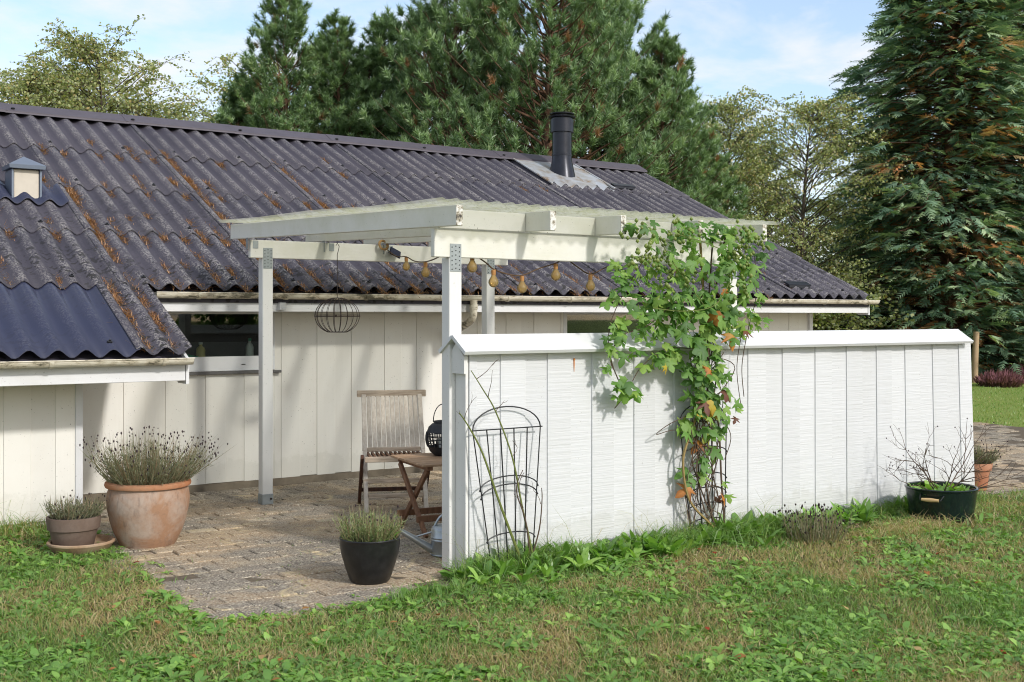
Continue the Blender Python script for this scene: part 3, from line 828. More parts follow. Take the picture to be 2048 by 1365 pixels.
# ---- flue, roof vents
fl = MB().lathe([(0.205, 3.52), (0.185, 3.62), (0.146, 3.80), (0.142, 3.86), (0.148, 3.865), (0.148, 3.885), (0.142, 3.89), (0.142, 4.20), (0.170, 4.206), (0.170, 4.39), (0.150, 4.394), (0.150, 4.41)], (10.06, 13.36, 0), 28, True).build('flue', 'flue_black', house)
MB().lathe([(0.12, 4.41), (0.19, 4.418), (0.195, 4.436), (0.12, 4.448), (0.12, 4.462), (0.178, 4.465), (0.180, 4.480), (0.0, 4.492)], (10.06, 13.36, 0), 28).build('flue_cap', 'flue_black', fl)
def mat_flash():
    m, n, l = new_mat('flashing_metal')
    v = pos_vec(n, l)
    a = noise(n, l, v, 5, 4, 0.6, 0.5); b = noise(n, l, v, 14, 4, 0.7)
    c = ramp(n, l, a, [(0.40, (0.50, 0.52, 0.54)), (0.58, (0.42, 0.40, 0.37)), (0.72, (0.30, 0.19, 0.10))])
    return finish(m, n, l, c, ramp(n, l, b, [(0.3, 0.35), (0.7, 0.6)]), b, 0.004, 0.3, 0.45)
mat_flash()
fm = MB()
fx = np.linspace(9.50, 10.62, 57); fy = np.linspace(12.84, 13.80, 5)
vs = []; fs = []
for yy in fy:
    for xx in fx:
        q = max(0.0, min(1.0, (13.02 - yy) / 0.12))          # dressed down into the corrugations at its lower end
        z = roof_z(yy) + 0.052 + q * (-0.022 + AMP * cos(2 * pi * (xx - 2.70) / PITCH))
        vs.append((xx, yy, z))
for jx in range(4):
    for ix in range(56):
        aa = jx * 57 + ix; fs.append((aa, aa + 1, aa + 58, aa + 57))
fm.add(vs, fs, True)
fm.bar((9.50, 12.84, roof_z(12.84) + .05), (9.50, 13.80, roof_z(13.80) + .056), 0.03, 0.02)
fm.bar((10.62, 12.84, roof_z(12.84) + .05), (10.62, 13.80, roof_z(13.80) + .056), 0.03, 0.02)
fm.build('flashing', 'flashing_metal', fl)
vx, vy = 2.335, 11.43
vt = MB().box(vx - 0.110, vx + 0.110, vy - 0.11, vy + 0.16, 2.62, 2.90, 0.006).build('roof_vent', 'vent_box', house)
cap = MB()
cap.add([(vx - .155, vy - .165, 2.905), (vx + .155, vy - .165, 2.905), (vx + .155, vy + .185, 2.905), (vx - .155, vy + .185, 2.905),
         (vx - .160, vy - .170, 2.940), (vx + .160, vy - .170, 2.940), (vx + .160, vy + .190, 2.940), (vx - .160, vy + .190, 2.940), (vx, vy + .01, 3.035)],
        [(3, 2, 1, 0), (0, 1, 5, 4), (1, 2, 6, 5), (2, 3, 7, 6), (3, 0, 4, 7), (4, 5, 8), (5, 6, 8), (6, 7, 8), (7, 4, 8)])
cap.build('vent_cap', 'vent_cap', vt)
for sx in (-1, 1): MB().box(vx + sx * .113, vx + sx * .132, vy - 0.13, vy + 0.17, 2.60, 2.90, 0.004).build('side_plate', 'vent_cap', vt)
fs_ = sheet_mesh('vent_flashing', 4 * PITCH - 0.02, 0.46, 'roof_newer')
link('vent_flashing', fs_, None, vt, (2.70 - 4 * PITCH - rl.x, 11.18 - rl.y, roof_z(11.18) + 0.018))
for (sx, sy) in ((10.87, 12.95), (10.95, 9.72)):
    s_ = MB().bar((sx - 0.20, sy, roof_z(sy) + 0.065), (sx + 0.20, sy, roof_z(sy) + 0.065), 0.10, 0.018, (0, -0.42, 0.9))
    s_.bar((sx - 0.19, sy - 0.035, roof_z(sy) + 0.035), (sx + 0.19, sy - 0.035, roof_z(sy) + 0.035), 0.02, 0.05)
    s_.build('slot_vent', 'flue_black', house)

# ---- brown pine needles and debris caught on the roof
NV, NT, NTi = [], [], []
def needles(p, count, spread, long=0.075):
    for _ in range(count):
        a = random.uniform(0, 2 * pi); el = random.uniform(-0.15, 0.8)
        d = Vector((cos(a) * cos(el), sin(a) * cos(el) , sin(el) + 0.25 * sin(a) * cos(el)))
        L = random.uniform(0.5, 1.0) * long
        b = Vector(p) + Vector((random.gauss(0, spread), random.gauss(0, spread * 1.7), 0)); b.z += K * (b.y - p[1]) + random.uniform(0, 0.012)
        side = d.cross(Vector((0, 0.4, 1))).normalized() * 0.0032
        k = len(NV); NV.extend([b - side, b + side, b + d * L]); NT.append((k, k + 1, k + 2)); NTi.extend([random.random()] * 3)
def valley(x):                              # nearest valley line of the corrugation
    return 2.70 + (round((x - 2.70) / PITCH - 0.5) + 0.5) * PITCH
for r, y0 in enumerate(ROWS + [13.7]):
    dens = [1.0, 0.9, 0.65, 0.35, 0.0][r]
    for k in range(-8, 40):
        x = valley(2.70 + (k + 0.5) * PITCH)
        if x < 1.5: continue
        xfac = 1.0 if x < 6.6 else (0.45 if x < 9 else 0.35)
        if x < 2.7: xfac *= 0.55
        if y0 < 9.6 and x < 2.9 and random.random() > 0.4: continue
        if random.random() < dens * xfac:   # heaped behind the next sheet's lower edge and slid down valley
            yy = y0 + (random.uniform(0.03, 0.16) if r == 0 else random.uniform(-0.10, -0.02))
            needles((x, yy, roof_z(yy) - AMP + 0.012), random.randint(60, 150), 0.034)
            if random.random() < 0.65:
                for q in range(random.randint(1, 3)):
                    yy2 = yy + random.uniform(0.12, 0.5)
                    needles((x, yy2, roof_z(yy2) - AMP + 0.016), random.randint(30, 80), 0.030)
for (jx, ya, yb, dn) in ((2.70, 8.5, 11.9, 40), (4.03, 9.5, 12.9, 46), (5.36, 9.5, 12.6, 26), (6.69, 9.5, 11.4, 12), (2.51, 8.45, 9.6, 16), (10.69, 9.6, 10.9, 7), (10.1, 9.8, 10.6, 7)):
    for _ in range(dn):
        yy = random.uniform(ya, yb); x = jx + PITCH * 0.38 + random.gauss(0, 0.012)
        needles((x, yy, roof_z(yy) - 0.004), random.randint(30, 90), 0.030, 0.07)
litter = link('pine_needle_litter', tri_mesh('pine_needle_litter', NV, NT, NTi), 'needle_litter')
tag(litter, 'dry orange-brown pine needles caught in the roof valleys', 'needles', kind='stuff')

# ================================================================== PERGOLA
perg = thing('pergola', (4.9, 7.5, 0), 'white timber pergola with mossy corrugated roof beside the house wall', 'pergola')
YF, YBk = 6.0, 8.94
def plate(x0, x1, y, z0, z1, parent, nx=3, nz=6):
    p = MB().box(x0, x1, y - 0.003, y, z0, z1).build('nail_plate', 'galvanised', parent)
    h = MB()
    for i in range(nx):
        for j in range(nz):
            cx = x0 + (i + .5) / nx * (x1 - x0); cz = z0 + (j + .5 + .25 * (i % 2)) / (nz + .3) * (z1 - z0)
            h.tube([(cx, y - 0.0050, cz), (cx, y - 0.0031, cz)], 0.0042, 6)
    tag(h.build('nail_heads', 'black_wire', p), kind='stuff')
def post(x0, y0, z0, z1, shoe, pl=True):
    p = MB().box(x0, x0 + 0.09, y0, y0 + 0.09, z0, z1, 0.004).build('post', 'paint_post', perg)
    if shoe: MB().box(x0 - 0.003, x0 + 0.093, y0 - 0.003, y0 + 0.093, 0.0, 0.085, 0.002).build('post_shoe', 'galvanised', p)
    if shoe:
        b = MB().tube([(x0 + 0.07, y0 - 0.014, 0.045), (x0 + 0.07, y0 - 0.003, 0.045)], 0.009, 6); b.build('bolt', 'rust_wire', p)
    if pl: plate(x0 + 0.005, x0 + 0.085, y0, z1 - 0.085, z1 + 0.085, p)
    return p
post(3.66, YF, 0.0, 1.905, False); post(6.03, YF, 0.0, 1.905, False)
post(3.665, YBk, 0.05, 2.022, True); post(5.86, YBk, 0.05, 2.022, True)
MB().box(3.555, 6.17, YF + 0.001, YF + 0.046, 1.906, 2.078, 0.004).build('beam', 'paint_pergola', perg)
MB().box(3.56, 6.10, YBk + 0.001, YBk + 0.046, 2.023, 2.170, 0.004).build('beam', 'paint_pergola', perg)
RX = [3.535, 4.215, 4.78, 5.46, 6.08]
zb = lambda y: 2.076 + (y - 5.72) * 0.0325          # underside of the rafters
for x in RX:
    r = MB().bar((x + 0.0225, 5.72, zb(5.72) + 0.061), (x + 0.0225, 9.32, zb(9.32) + 0.061), 0.045, 0.122, (0, 0, 1), 0.003).build('rafter', 'paint_pergola', perg)
    MB().box(x + 0.001, x + 0.044, 5.7165, 5.7195, zb(5.72) + 0.002, zb(5.72) + 0.120).build('end_face', 'dirty_end', r)
    MB().box(x - 0.0025, x - 0.0003, YBk - 0.012, YBk + 0.03, 2.09, 2.185).build('angle_bracket', 'galvanised', r)
    MB().box(x + 0.046, x + 0.092, YBk - 0.0025, YBk - 0.0003, 2.10, 2.165).build('angle_bracket', 'galvanised', r)
for a, b in zip(RX[:-1], RX[1:]):
    MB().box(a + 0.047, b - 0.002, YF - 0.02, YF + 0.005, 2.0815, 2.198, 0.003).build('blocking', 'paint_pergola', perg)
def pvc(x0, x1, lift, p=0.098, amp=0.012):
    n = int((x1 - x0) / p * 8); X = np.linspace(x0, x1, n + 1); V = []; F = []
    Y = np.linspace(5.70, 9.36, 9)
    for yy in Y:
        for xx in X:
            sag = 0.006 * sin(3.1 * yy + xx) + lift
            V.append((xx, yy, zb(yy) + 0.122 + 0.016 + amp * cos(2 * pi * xx / p) + sag))
    for j in range(8):
        for i in range(n):
            a = j * (n + 1) + i; F.append((a, a + 1, a + n + 2, a + n + 1))
    m = MB().add(V, F, True)
    o = m.build('roof_panel', 'pvc_algae', perg, normals=False)
    return o
pvc(3.43, 4.36, 0.004); pvc(4.30, 5.29, 0.0105); pvc(5.23, 6.26, 0.004)

# ================================================================== WHITE SCREEN FENCE
fence = thing('screen_fence', (6.2, 5.92, 0), 'white painted board screen with a sloped cap in front of the pergola', 'fence')
FX0, FX1 = 3.725, 8.775
def shear(x, z): return max(0.0, (x - 6.2) / 2.58) ** 2 * 0.062 * (1.3 - z) / 1.3
cladding(FX0, FX1, 5.90, 0.0, 1.345, fence, 'paint_fence', (), 3.952 - PER, shear)
cladding(FX0, FX1, 5.985, 0.0, 1.33, fence, 'paint_fence', (), 3.952 - PER, shear, 1)
for z in (0.25, 0.75, 1.2): MB().box(FX0 + .03, FX1 - .02, 5.904, 5.980, z, z + 0.07).build('rail', 'paint_trim', fence)
MB().box(FX0 - 0.022, FX0 - 0.001, 5.882, 5.998, 0.0, 1.335, 0.003).build('end_board', 'paint_post', fence)
eb = MB().box(FX1 + 0.001, FX1 + 0.020, 5.885, 6.00, 0.0, 1.33, 0.003)
for v in eb.v: v.x += shear(v.x, v.z)
eb.build('end_board', 'paint_post', fence)
CX0, CX1 = 3.645, 8.70
capf = [(5.805, 1.318), (5.957, 1.418), (5.945, 1.437), (5.793, 1.337)]
capb = [(6.095, 1.318), (5.958, 1.407), (5.958, 1.432), (6.107, 1.337)]
MB().prism(capf, 0, CX0, CX1).build('cap_board', 'paint_cap', fence)
MB().prism(capb, 0, CX0, CX1).build('cap_board', 'paint_cap', fence)
MB().prism([(5.86, 1.30), (5.953, 1.388), (6.04, 1.30), (6.04, 1.20), (5.86, 1.20)], 0, FX0 - 0.046, FX0 - 0.0225).build('gable_piece', 'paint_post', fence)
# rust run from a nail in the third board
MB().tube([(4.525, 5.874, 1.270), (4.525, 5.8795, 1.270)], 0.007, 8).build('nail', 'rust_mark', fence)
MB().prism([(4.520, 1.266), (4.530, 1.266), (4.529, 1.23), (4.5265, 1.19), (4.5235, 1.19), (4.521, 1.23)], 1, 5.8785, 5.8795).build('rust_run', 'rust_mark', fence)

# ================================================================== THINGS ON THE TERRACE
def local_frame(x, y, rz):
    return Matrix.Translation((x, y, 0)) @ Matrix.Rotation(rz, 4, 'Z')

# ---- folding garden chair
chair = thing('garden_chair', (4.47, 8.17, 0), 'weathered slatted wooden folding chair beside the small table', 'chair')
CM = local_frame(4.47, 8.17, radians(-24))
def cp(x, y, z): return CM @ Vector((x, y, z))
def cbar(name, a, b, w, t, mat, up=(0, 0, 1), parent=None, ch=0.004):
    upw = CM.to_3x3() @ Vector(up)
    return MB().bar(cp(*a), cp(*b), w, t, upw, ch).build(name, mat, parent or chair)
def backpt(z):                                 # the raked line of the back frame (local y)
    return -0.20 + (z / 0.92) * 0.52
for sx in (-1, 1):
    x = sx * 0.235
    cbar('front_leg', (x, -0.20, 0.0), (x, backpt(0.46), 0.46), 0.034, 0.036, 'teak_grey', (0, 1, 0))
    cbar('back_post', (x, backpt(0.46), 0.461), (x * 0.98, backpt(0.895), 0.895), 0.036, 0.028, 'teak_grey', (0, 1, 0))
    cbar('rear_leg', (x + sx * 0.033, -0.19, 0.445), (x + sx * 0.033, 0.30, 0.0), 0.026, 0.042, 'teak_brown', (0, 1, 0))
top = cbar('top_rail', (-0.285, backpt(0.915), 0.905), (0.285, backpt(0.915), 0.905), 0.030, 0.055, 'teak_grey_flat')
nb_ = 11
for i in range(nb_):
    x = -0.190 + 0.380 * i / (nb_ - 1)
    cbar('back_slat', (x, backpt(0.48) + 0.004, 0.48), (x, backpt(0.885) + 0.004, 0.885), 0.0325, 0.012, 'teak_grey', (0, 1, 0), ch=0.002)
cbar('lower_rail', (-0.215, backpt(0.475), 0.470), (0.215, backpt(0.475), 0.470), 0.026, 0.034, 'teak_grey_flat')
for i in range(12):
    x = -0.205 + 0.410 * i / 11
    cbar('seat_slat', (x, -0.215, 0.438), (x, 0.215, 0.425), 0.020, 0.026, 'teak_warm', ch=0.002)
cbar('seat_rail', (-0.252, -0.225, 0.425), (0.252, -0.225, 0.425), 0.022, 0.044, 'teak_grey_flat')
cbar('stretcher', (-0.256, -0.075, 0.235), (0.256, -0.075, 0.235), 0.024, 0.036, 'teak_grey_flat')
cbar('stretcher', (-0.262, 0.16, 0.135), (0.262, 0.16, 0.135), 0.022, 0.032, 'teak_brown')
cbar('stretcher', (-0.218, -0.128, 0.125), (0.218, -0.128, 0.125), 0.022, 0.034, 'teak_grey_flat')
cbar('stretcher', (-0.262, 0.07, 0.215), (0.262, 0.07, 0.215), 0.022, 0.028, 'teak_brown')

# ---- small folding table
table = thing('side_table', (4.33, 7.22, 0), 'small brown wooden folding table with crossed legs behind the screen end', 'table')
TM = local_frame(4.33, 7.22, radians(-8.6))
def tbar(name, a, b, w, t, mat, up=(0, 0, 1), ch=0.003):
    return MB().bar(TM @ Vector(a), TM @ Vector(b), w, t, TM.to_3x3() @ Vector(up), ch).build(name, mat, table)
for i in range(7):
    y = -0.285 + 0.095 * i
    tbar('top_slat', (-0.268, y, 0.506), (0.268, y, 0.506), 0.090, 0.016, 'teak_top')
for x in (-0.20, 0.20): tbar('top_batten', (x, -0.30, 0.482), (x, 0.30, 0.482), 0.040, 0.030, 'teak_warm')
for x in (-0.225, 0.185):
    tbar('leg', (x, 0.24, 0.466), (x, -0.29, 0.0), 0.024, 0.042, 'teak_warm', (0, 1, 0))
    tbar('leg', (x + 0.028, -0.24, 0.466), (x + 0.028, 0.29, 0.0), 0.024, 0.042, 'teak_warm', (0, 1, 0))
tbar('foot_rail', (-0.26, -0.19, 0.115), (0.25, -0.19, 0.115), 0.022, 0.045, 'teak_warm')
tbar('foot_rail', (-0.26, 0.20, 0.10), (0.25, 0.20, 0.10), 0.022, 0.045, 'teak_warm')

# ---- round lantern on the table
LX, LY, LZ = 4.41, 7.36, 0.5142
lan = thing('lantern', (LX, LY, LZ), 'round black slatted lantern with wire handle standing on the table', 'lantern')
MB().lathe([(0.055, 0.0), (0.060, 0.004), (0.085, 0.028), (0.098, 0.06)], (LX, LY, LZ), 24).build('base', 'lantern_black', lan)
MB().lathe([(0.105, 0.150), (0.092, 0.185), (0.070, 0.205), (0.060, 0.208), (0.060, 0.222), (0.054, 0.222), (0.054, 0.208)], (LX, LY, LZ), 24).build('shoulder', 'lantern_black', lan)
for k in range(26):
    t = 2 * pi * k / 26
    MB().tube([(LX + r * cos(t), LY + r * sin(t), LZ + z) for r, z in ((0.098, 0.058), (0.107, 0.085), (0.110, 0.105), (0.109, 0.128), (0.104, 0.152))], 0.0045, 4).build('slat', 'lantern_black', lan)
for z, r in ((0.082, 0.104), (0.105, 0.107), (0.128, 0.106)):
    MB().tube([(LX + r * cos(t), LY + r * sin(t), LZ + z) for t in np.linspace(0, 2 * pi, 25)], 0.003, 4, False).build('ring', 'lantern_black', lan)
MB().lathe([(0.03, 0.03), (0.03, 0.11)], (LX, LY, LZ), 14, True).build('candle', 'plastic_white', lan)
hd = [(LX + 0.062 * cos(t) * cos(0.6) , LY - 0.062 * cos(t) * sin(0.6), LZ + 0.215 + 0.115 * sin(t)) for t in np.linspace(0, pi, 15)]
MB().tube(hd, 0.0035, 6).build('handle', 'lantern_black', lan)
lan.scale = (1.15, 1.15, 1.15); lan.location = (LX + 0.018, LY - 0.01, LZ)

# ---- zinc watering can behind the screen's end
wc = thing('watering_can', (3.88, 6.42, 0), 'grey zinc watering can half hidden behind the white screen end', 'watering can')
WX, WY = 3.88, 6.42
MB().lathe([(0.090, 0.0), (0.094, 0.005), (0.088, 0.010), (0.088, 0.095), (0.091, 0.099), (0.088, 0.103), (0.088, 0.112), (0.091, 0.116), (0.088, 0.120), (0.087, 0.165), (0.080, 0.180), (0.050, 0.195), (0.0, 0.198)], (WX, WY, 0), 28).build('body', 'zinc', wc)
sd = Vector((-0.93, 0.36, 0)).normalized()
sp0 = Vector((WX, WY, 0.035)) + sd * 0.08; sp1 = Vector((WX, WY, 0.185)) + sd * 0.315
MB().tube([sp0, sp0.lerp(sp1, 0.5), sp1], [0.028, 0.021, 0.014], 12).build('spout', 'zinc', wc)
MB().tube([Vector((WX, WY, 0.15)) + sd * 0.08, sp0.lerp(sp1, 0.55)], 0.006, 6).build('brace', 'zinc', wc)
MB().tube(arc(Vector((WX, WY, 0.175)) + sd * 0.07, Vector((WX, WY, 0.12)) - sd * 0.09, 0.11, 12), 0.008, 6).build('handle', 'zinc', wc)

# ---- pots
def pot(name, x, y, prof, mat, label, n=40, inner_z=None, rim=None, z=0.0, wob=0.0, cat='plant pot'):
    t = thing(name, (x, y, z), label, cat)
    MB().lathe(prof, (x, y, z), n, False, wob).build('pot_body', mat, t)
    if rim: MB().lathe(rim[0], (x, y, z), n).build('rim', rim[1], t)
    r_in = inner_z[0]
    MB().lathe([(0.0, inner_z[1] + 0.015), (r_in * 0.6, inner_z[1] + 0.012), (r_in, inner_z[1])][::-1] if False else [(r_in, inner_z[1] - 0.02), (r_in, inner_z[1]), (r_in * 0.6, inner_z[1] + 0.012), (0.0, inner_z[1] + 0.018)], (x, y, z), 24).build('soil', 'soil', t)
    return t
BPX, BPY = 2.40, 7.86
pot('terracotta_pot', BPX, BPY, [(0.172, -0.01), (0.190, 0.02), (0.224, 0.09), (0.250, 0.17), (0.267, 0.25), (0.273, 0.31), (0.266, 0.365), (0.254, 0.397), (0.228, 0.395), (0.225, 0.30)], 'terracotta_old',
    'big bulging stained terracotta pot on the paving with lavender', 48, (0.24, 0.37),
    ([(0.256, 0.395), (0.278, 0.398), (0.284, 0.412), (0.280, 0.428), (0.262, 0.434), (0.240, 0.432), (0.236, 0.40)], 'terracotta_rim'), 0.0, 0.008)
SPX, SPY = 1.95, 7.93
sc = thing('pot_saucer', (SPX + 0.02, SPY - 0.03, 0), 'wide clay saucer on the grass under the small brown pot', 'saucer')
MB().lathe([(0.165, 0.0), (0.185, 0.01), (0.206, 0.045), (0.214, 0.052), (0.214, 0.062), (0.205, 0.068), (0.192, 0.062), (0.178, 0.030), (0.0, 0.024)], (SPX + 0.02, SPY - 0.03, 0), 40).build('dish', 'clay_saucer', sc)
pot('clay_pot', SPX - 0.02, SPY, [(0.118, 0.0), (0.128, 0.01), (0.152, 0.115), (0.153, 0.118), (0.165, 0.120), (0.172, 0.195), (0.170, 0.200), (0.156, 0.200), (0.152, 0.15)], 'clay_brown',
    'small grey-brown clay pot standing in the wide saucer', 36, (0.155, 0.18), None, 0.026)
KPX, KPY = 3.13, 6.02
pot('black_pot', KPX, KPY, [(0.105, 0.0), (0.118, 0.012), (0.145, 0.09), (0.168, 0.17), (0.176, 0.225), (0.176, 0.250), (0.180, 0.256), (0.176, 0.262), (0.163, 0.258), (0.160, 0.20)], 'black_pot',
    'round black pot with spiky herb at the patio edge', 40, (0.163, 0.225))
TX, TY = 7.72, 5.42
tub = thing('enamel_tub', (TX, TY, 0), 'dark green enamel tub with wooden handles holding a bare shrub', 'tub')
MB().lathe([(0.205, 0.0), (0.228, 0.008), (0.236, 0.05), (0.262, 0.228), (0.268, 0.232), (0.270, 0.240), (0.262, 0.246), (0.250, 0.240), (0.240, 0.12)], (TX, TY, 0), 44).build('tub_body', 'tub_enamel', tub)
MB().lathe([(0.247, 0.16), (0.247, 0.185), (0.1, 0.20), (0.0, 0.205)], (TX, TY, 0), 24).build('soil', 'soil', tub)
for ang in (radians(200), radians(20)):
    d = Vector((cos(ang), sin(ang), 0)); q = Vector((-sin(ang), cos(ang), 0)); c0 = Vector((TX, TY, 0.205))
    p_ = [c0 + d * 0.250 + q * 0.085, c0 + d * 0.30 + q * 0.075 + Vector((0, 0, -0.03)), c0 + d * 0.30 - q * 0.075 + Vector((0, 0, -0.03)), c0 + d * 0.250 - q * 0.085]
    hb = MB().tube(p_, 0.005, 6).build('handle_wire', 'black_wire', tub)
    MB().tube([p_[1].lerp(p_[2], 0.08), p_[1].lerp(p_[2], 0.5), p_[1].lerp(p_[2], 0.92)], [0.011, 0.016, 0.011], 10).build('grip', 'handle_wood', hb)
RPX, RPY = 9.23, 6.12
pot('terracotta_pot', RPX, RPY, [(0.075, 0.0), (0.085, 0.004), (0.112, 0.175), (0.113, 0.178), (0.126, 0.18), (0.134, 0.238), (0.132, 0.242), (0.120, 0.242), (0.116, 0.19)], 'terracotta_small',
    'plain terracotta flowerpot standing beyond the far screen end', 32, (0.118, 0.22))

# ================================================================== HANGING THINGS
GX_, GY_, GZ_ = 4.24, 8.74, 1.55
cage = thing('wire_globe', (GX_, GY_, 1.40), 'rusty wire globe basket hanging on a thin rod from the pergola', 'hanging basket')
RA, RB = 0.186, 0.150
for k in range(20):
    t = 2 * pi * k / 20
    pts = [(GX_ + RA * cos(p) * cos(t), GY_ + RA * cos(p) * sin(t), GZ_ + RB * sin(p)) for p in np.linspace(-1.15, pi / 2 - 0.03, 15)]
    MB().tube(pts, 0.0026, 4).build('wire', 'rust_wire', cage)
for dz in (-0.006, 0.006): MB().tube([(GX_ + (RA + .002) * cos(t), GY_ + (RA + .002) * sin(t), GZ_ + dz) for t in np.linspace(0, 2 * pi, 41)], 0.003, 4, False).build('ring', 'rust_wire', cage)
MB().lathe([(0.074, -0.139), (0.078, -0.136), (0.074, -0.132), (0.0, -0.134)], (GX_, GY_, GZ_), 24).build('bottom_plate', 'rust_wire', cage)
MB().tube([(GX_ - 0.10, GY_ - 0.16, GZ_), (GX_ - 0.085, GY_ - 0.168, GZ_)], 0.010, 8).build('latch', 'rust_wire', cage)
hk = [(GX_, GY_, GZ_ + RB), (GX_, GY_, 2.06), (GX_ + 0.012, GY_, 2.10), (GX_ + 0.018, GY_, 2.13), (GX_, GY_, 2.155), (GX_ - 0.012, GY_, 2.135)]
MB().tube(hk, 0.003, 5).build('hanging_rod', 'rust_wire', cage)

sl = thing('string_lights', (4.86, 8.90, 2.1), 'string of amber bulbs with solar panel hung under the pergola beams', 'string lights')
cord_pts = [(4.80, 8.92, 2.13), (4.78, 8.70, 2.06), (4.65, 8.3, 2.035), (4.44, 7.8, 1.975), (4.25, 7.3, 1.945), (4.00, 6.7, 1.945), (3.80, 6.12, 1.985), (3.86, 6.07, 1.945), (3.97, 6.07, 1.885), (4.03, 6.07, 1.845), (4.14, 6.07, 1.815), (4.25, 6.07, 1.81), (4.38, 6.07, 1.855), (4.52, 6.07, 1.895), (4.60, 6.07, 1.925), (4.70, 6.07, 1.875), (4.81, 6.07, 1.83), (4.95, 6.07, 1.88), (5.10, 6.07, 1.92)]
MB().tube(spline(cord_pts, 6), 0.0045, 6).build('cord', 'cord_brown', sl)
def bulb(x, y, z):
    c = MB().lathe([(0.0, 0.0), (0.014, 0.0), (0.015, -0.008), (0.014, -0.034), (0.010, -0.036)], (x, y, z), 12).build('bulb_socket', 'bulb_cap', sl)
    MB().lathe([(0.0, -0.112), (0.012, -0.110), (0.026, -0.100), (0.033, -0.082), (0.031, -0.066), (0.020, -0.048), (0.013, -0.034)], (x, y, z), 16).build('bulb_glass', 'bulb_glass', c)
for p in ((4.65, 8.3, 2.035), (4.25, 7.3, 1.945), (3.87, 6.07, 1.935), (4.03, 6.07, 1.845), (4.25, 6.07, 1.81), (4.52, 6.07, 1.895), (4.81, 6.07, 1.83)):
    bulb(p[0], p[1], p[2] - 0.004)
coil = MB()
for k in range(6):
    a0 = random.uniform(0, 6); rr = random.uniform(0.035, 0.05); tl = random.uniform(-0.6, 0.6)
    coil.tube([(4.76 + rr * cos(t), 8.905 - 0.012 * k / 6 + rr * 0.4 * sin(t + tl), 2.165 + rr * sin(t) * 0.9) for t in np.linspace(a0, a0 + 2 * pi, 17)], 0.005, 5)
coil.build('coiled_cord', 'rope_tan', sl)
spn = MB().box(-0.055, 0.055, -0.008, 0.008, -0.038, 0.038, 0.004, Matrix.Translation((4.86, 8.87, 2.10)) @ Matrix.Rotation(0.42, 4, 'Y') @ Matrix.Rotation(-0.5, 4, 'X')).build('solar_panel', 'solar_blue', sl)
MB().box(-0.012, 0.012, -0.0, 0.06, -0.012, 0.012, 0, Matrix.Translation((4.86, 8.88, 2.10))).build('panel_bracket', 'black_wire', spn)

# ---- wire trellis leaning on the screen
def trellis(x, w_top, w_bot, h, bars, arcs, y_top, y_bot, label, round_top=True):
    t = thing('wire_trellis', (x, y_bot, 0), label, 'trellis', None)
    def P(u, z): return Vector((x + u, y_bot + (y_top - y_bot) * z / h, z))
    for i in range(bars):
        s = -0.5 + i / (bars - 1)
        MB().tube([P(s * w_bot, -0.05), P(s * w_top, h * 0.865)], 0.0042, 6).build('upright', 'black_wire', t)
    if round_top:
        MB().tube([P(-w_top / 2 - 0.015, h * 0.865), P(w_top / 2 + 0.015, h * 0.865)], 0.0042, 6).build('crossbar', 'black_wire', t)
        MB().tube([P(w_top / 2 * -cos(a), h * 0.865 + h * 0.135 * sin(a)) for a in np.linspace(0, pi, 17)], 0.0045, 6).build('arch', 'black_wire', t)
    for z, rise in arcs:
        wz = w_bot + (w_top - w_bot) * z / (h * .865) + 0.02
        MB().tube([P(-wz / 2 * cos(a), z + rise * sin(a)) for a in np.linspace(0, pi, 13)], 0.0042, 6).build('cross_arc', 'black_wire', t)
        for sx in (-1, 1): MB().lathe([(0, -0.008), (0.008, 0), (0, 0.008)], P(sx * wz / 2, z), 8).build('ball_end', 'black_wire', t)
trellis(3.965, 0.50, 0.28, 0.995, 6, ((0.50, 0.075), (0.45, 0.075), (0.19, 0.045)), 5.83, 5.765, 'black wire fan trellis with arched top against the white screen')
trellis(5.60, 0.44, 0.30, 0.95, 4, ((0.60, 0.05), (0.42, 0.05), (0.32, 0.05), (0.22, 0.045), (0.12, 0.04)), 5.82, 5.765, 'black wire trellis overgrown by the hop vine on the screen')

# ---- far stake and wire fence
stake = thing('fence_stake', (23.9, 15.9, 0), 'bare wooden stake standing at the far lawn edge', 'stake')
MB().tube([(23.9, 15.9, -0.1), (23.93, 15.9, 0.6), (23.97, 15.9, 1.18)], [0.075, 0.07, 0.068], 10).build('pole', 'timber_stake', stake)

# ================================================================== VEGETATION TOOLS
def unit(v): return v / np.maximum(np.linalg.norm(v, axis=-1, keepdims=True), 1e-9)
def ribbons(P, D, L, W, tint, bend=0.0, side=None, segs=1, rs=rng):
    """flat tapering blades: base P, direction D, length L, width W; returns V,T,tint"""
    n = len(P); D = unit(D)
    if side is None:
        a = rs.uniform(0, 2 * pi, n); side = np.stack([np.cos(a), np.sin(a), np.zeros(n)], -1)
        side = unit(side - D * (side * D).sum(-1, keepdims=True))
    W = np.broadcast_to(W, n)[:, None]; L = np.broadcast_to(L, n)[:, None]
    if segs == 1:
        V = np.stack([P - side * W / 2, P + side * W / 2, P + D * L], 1)
        T = np.arange(n * 3).reshape(n, 3)
        return V.reshape(-1, 3), T, np.repeat(tint, 3)
    hor = D.copy(); hor[:, 2] = 0; hor = unit(hor)
    bend = np.broadcast_to(bend, n)[:, None]
    M = P + D * L * 0.55
    E = M + unit(D + hor * bend - np.array([0, 0, 1]) * bend * 0.8) * L * 0.45
    V = np.stack([P - side * W / 2, P + side * W / 2, M - side * W * 0.42, M + side * W * 0.42, E], 1)
    b = (np.arange(n) * 5)[:, None]
    T = np.concatenate([b + np.array([[0, 1, 3]]), b + np.array([[0, 3, 2]]), b + np.array([[2, 3, 4]])])
    return V.reshape(-1, 3), T, np.repeat(tint, 5)
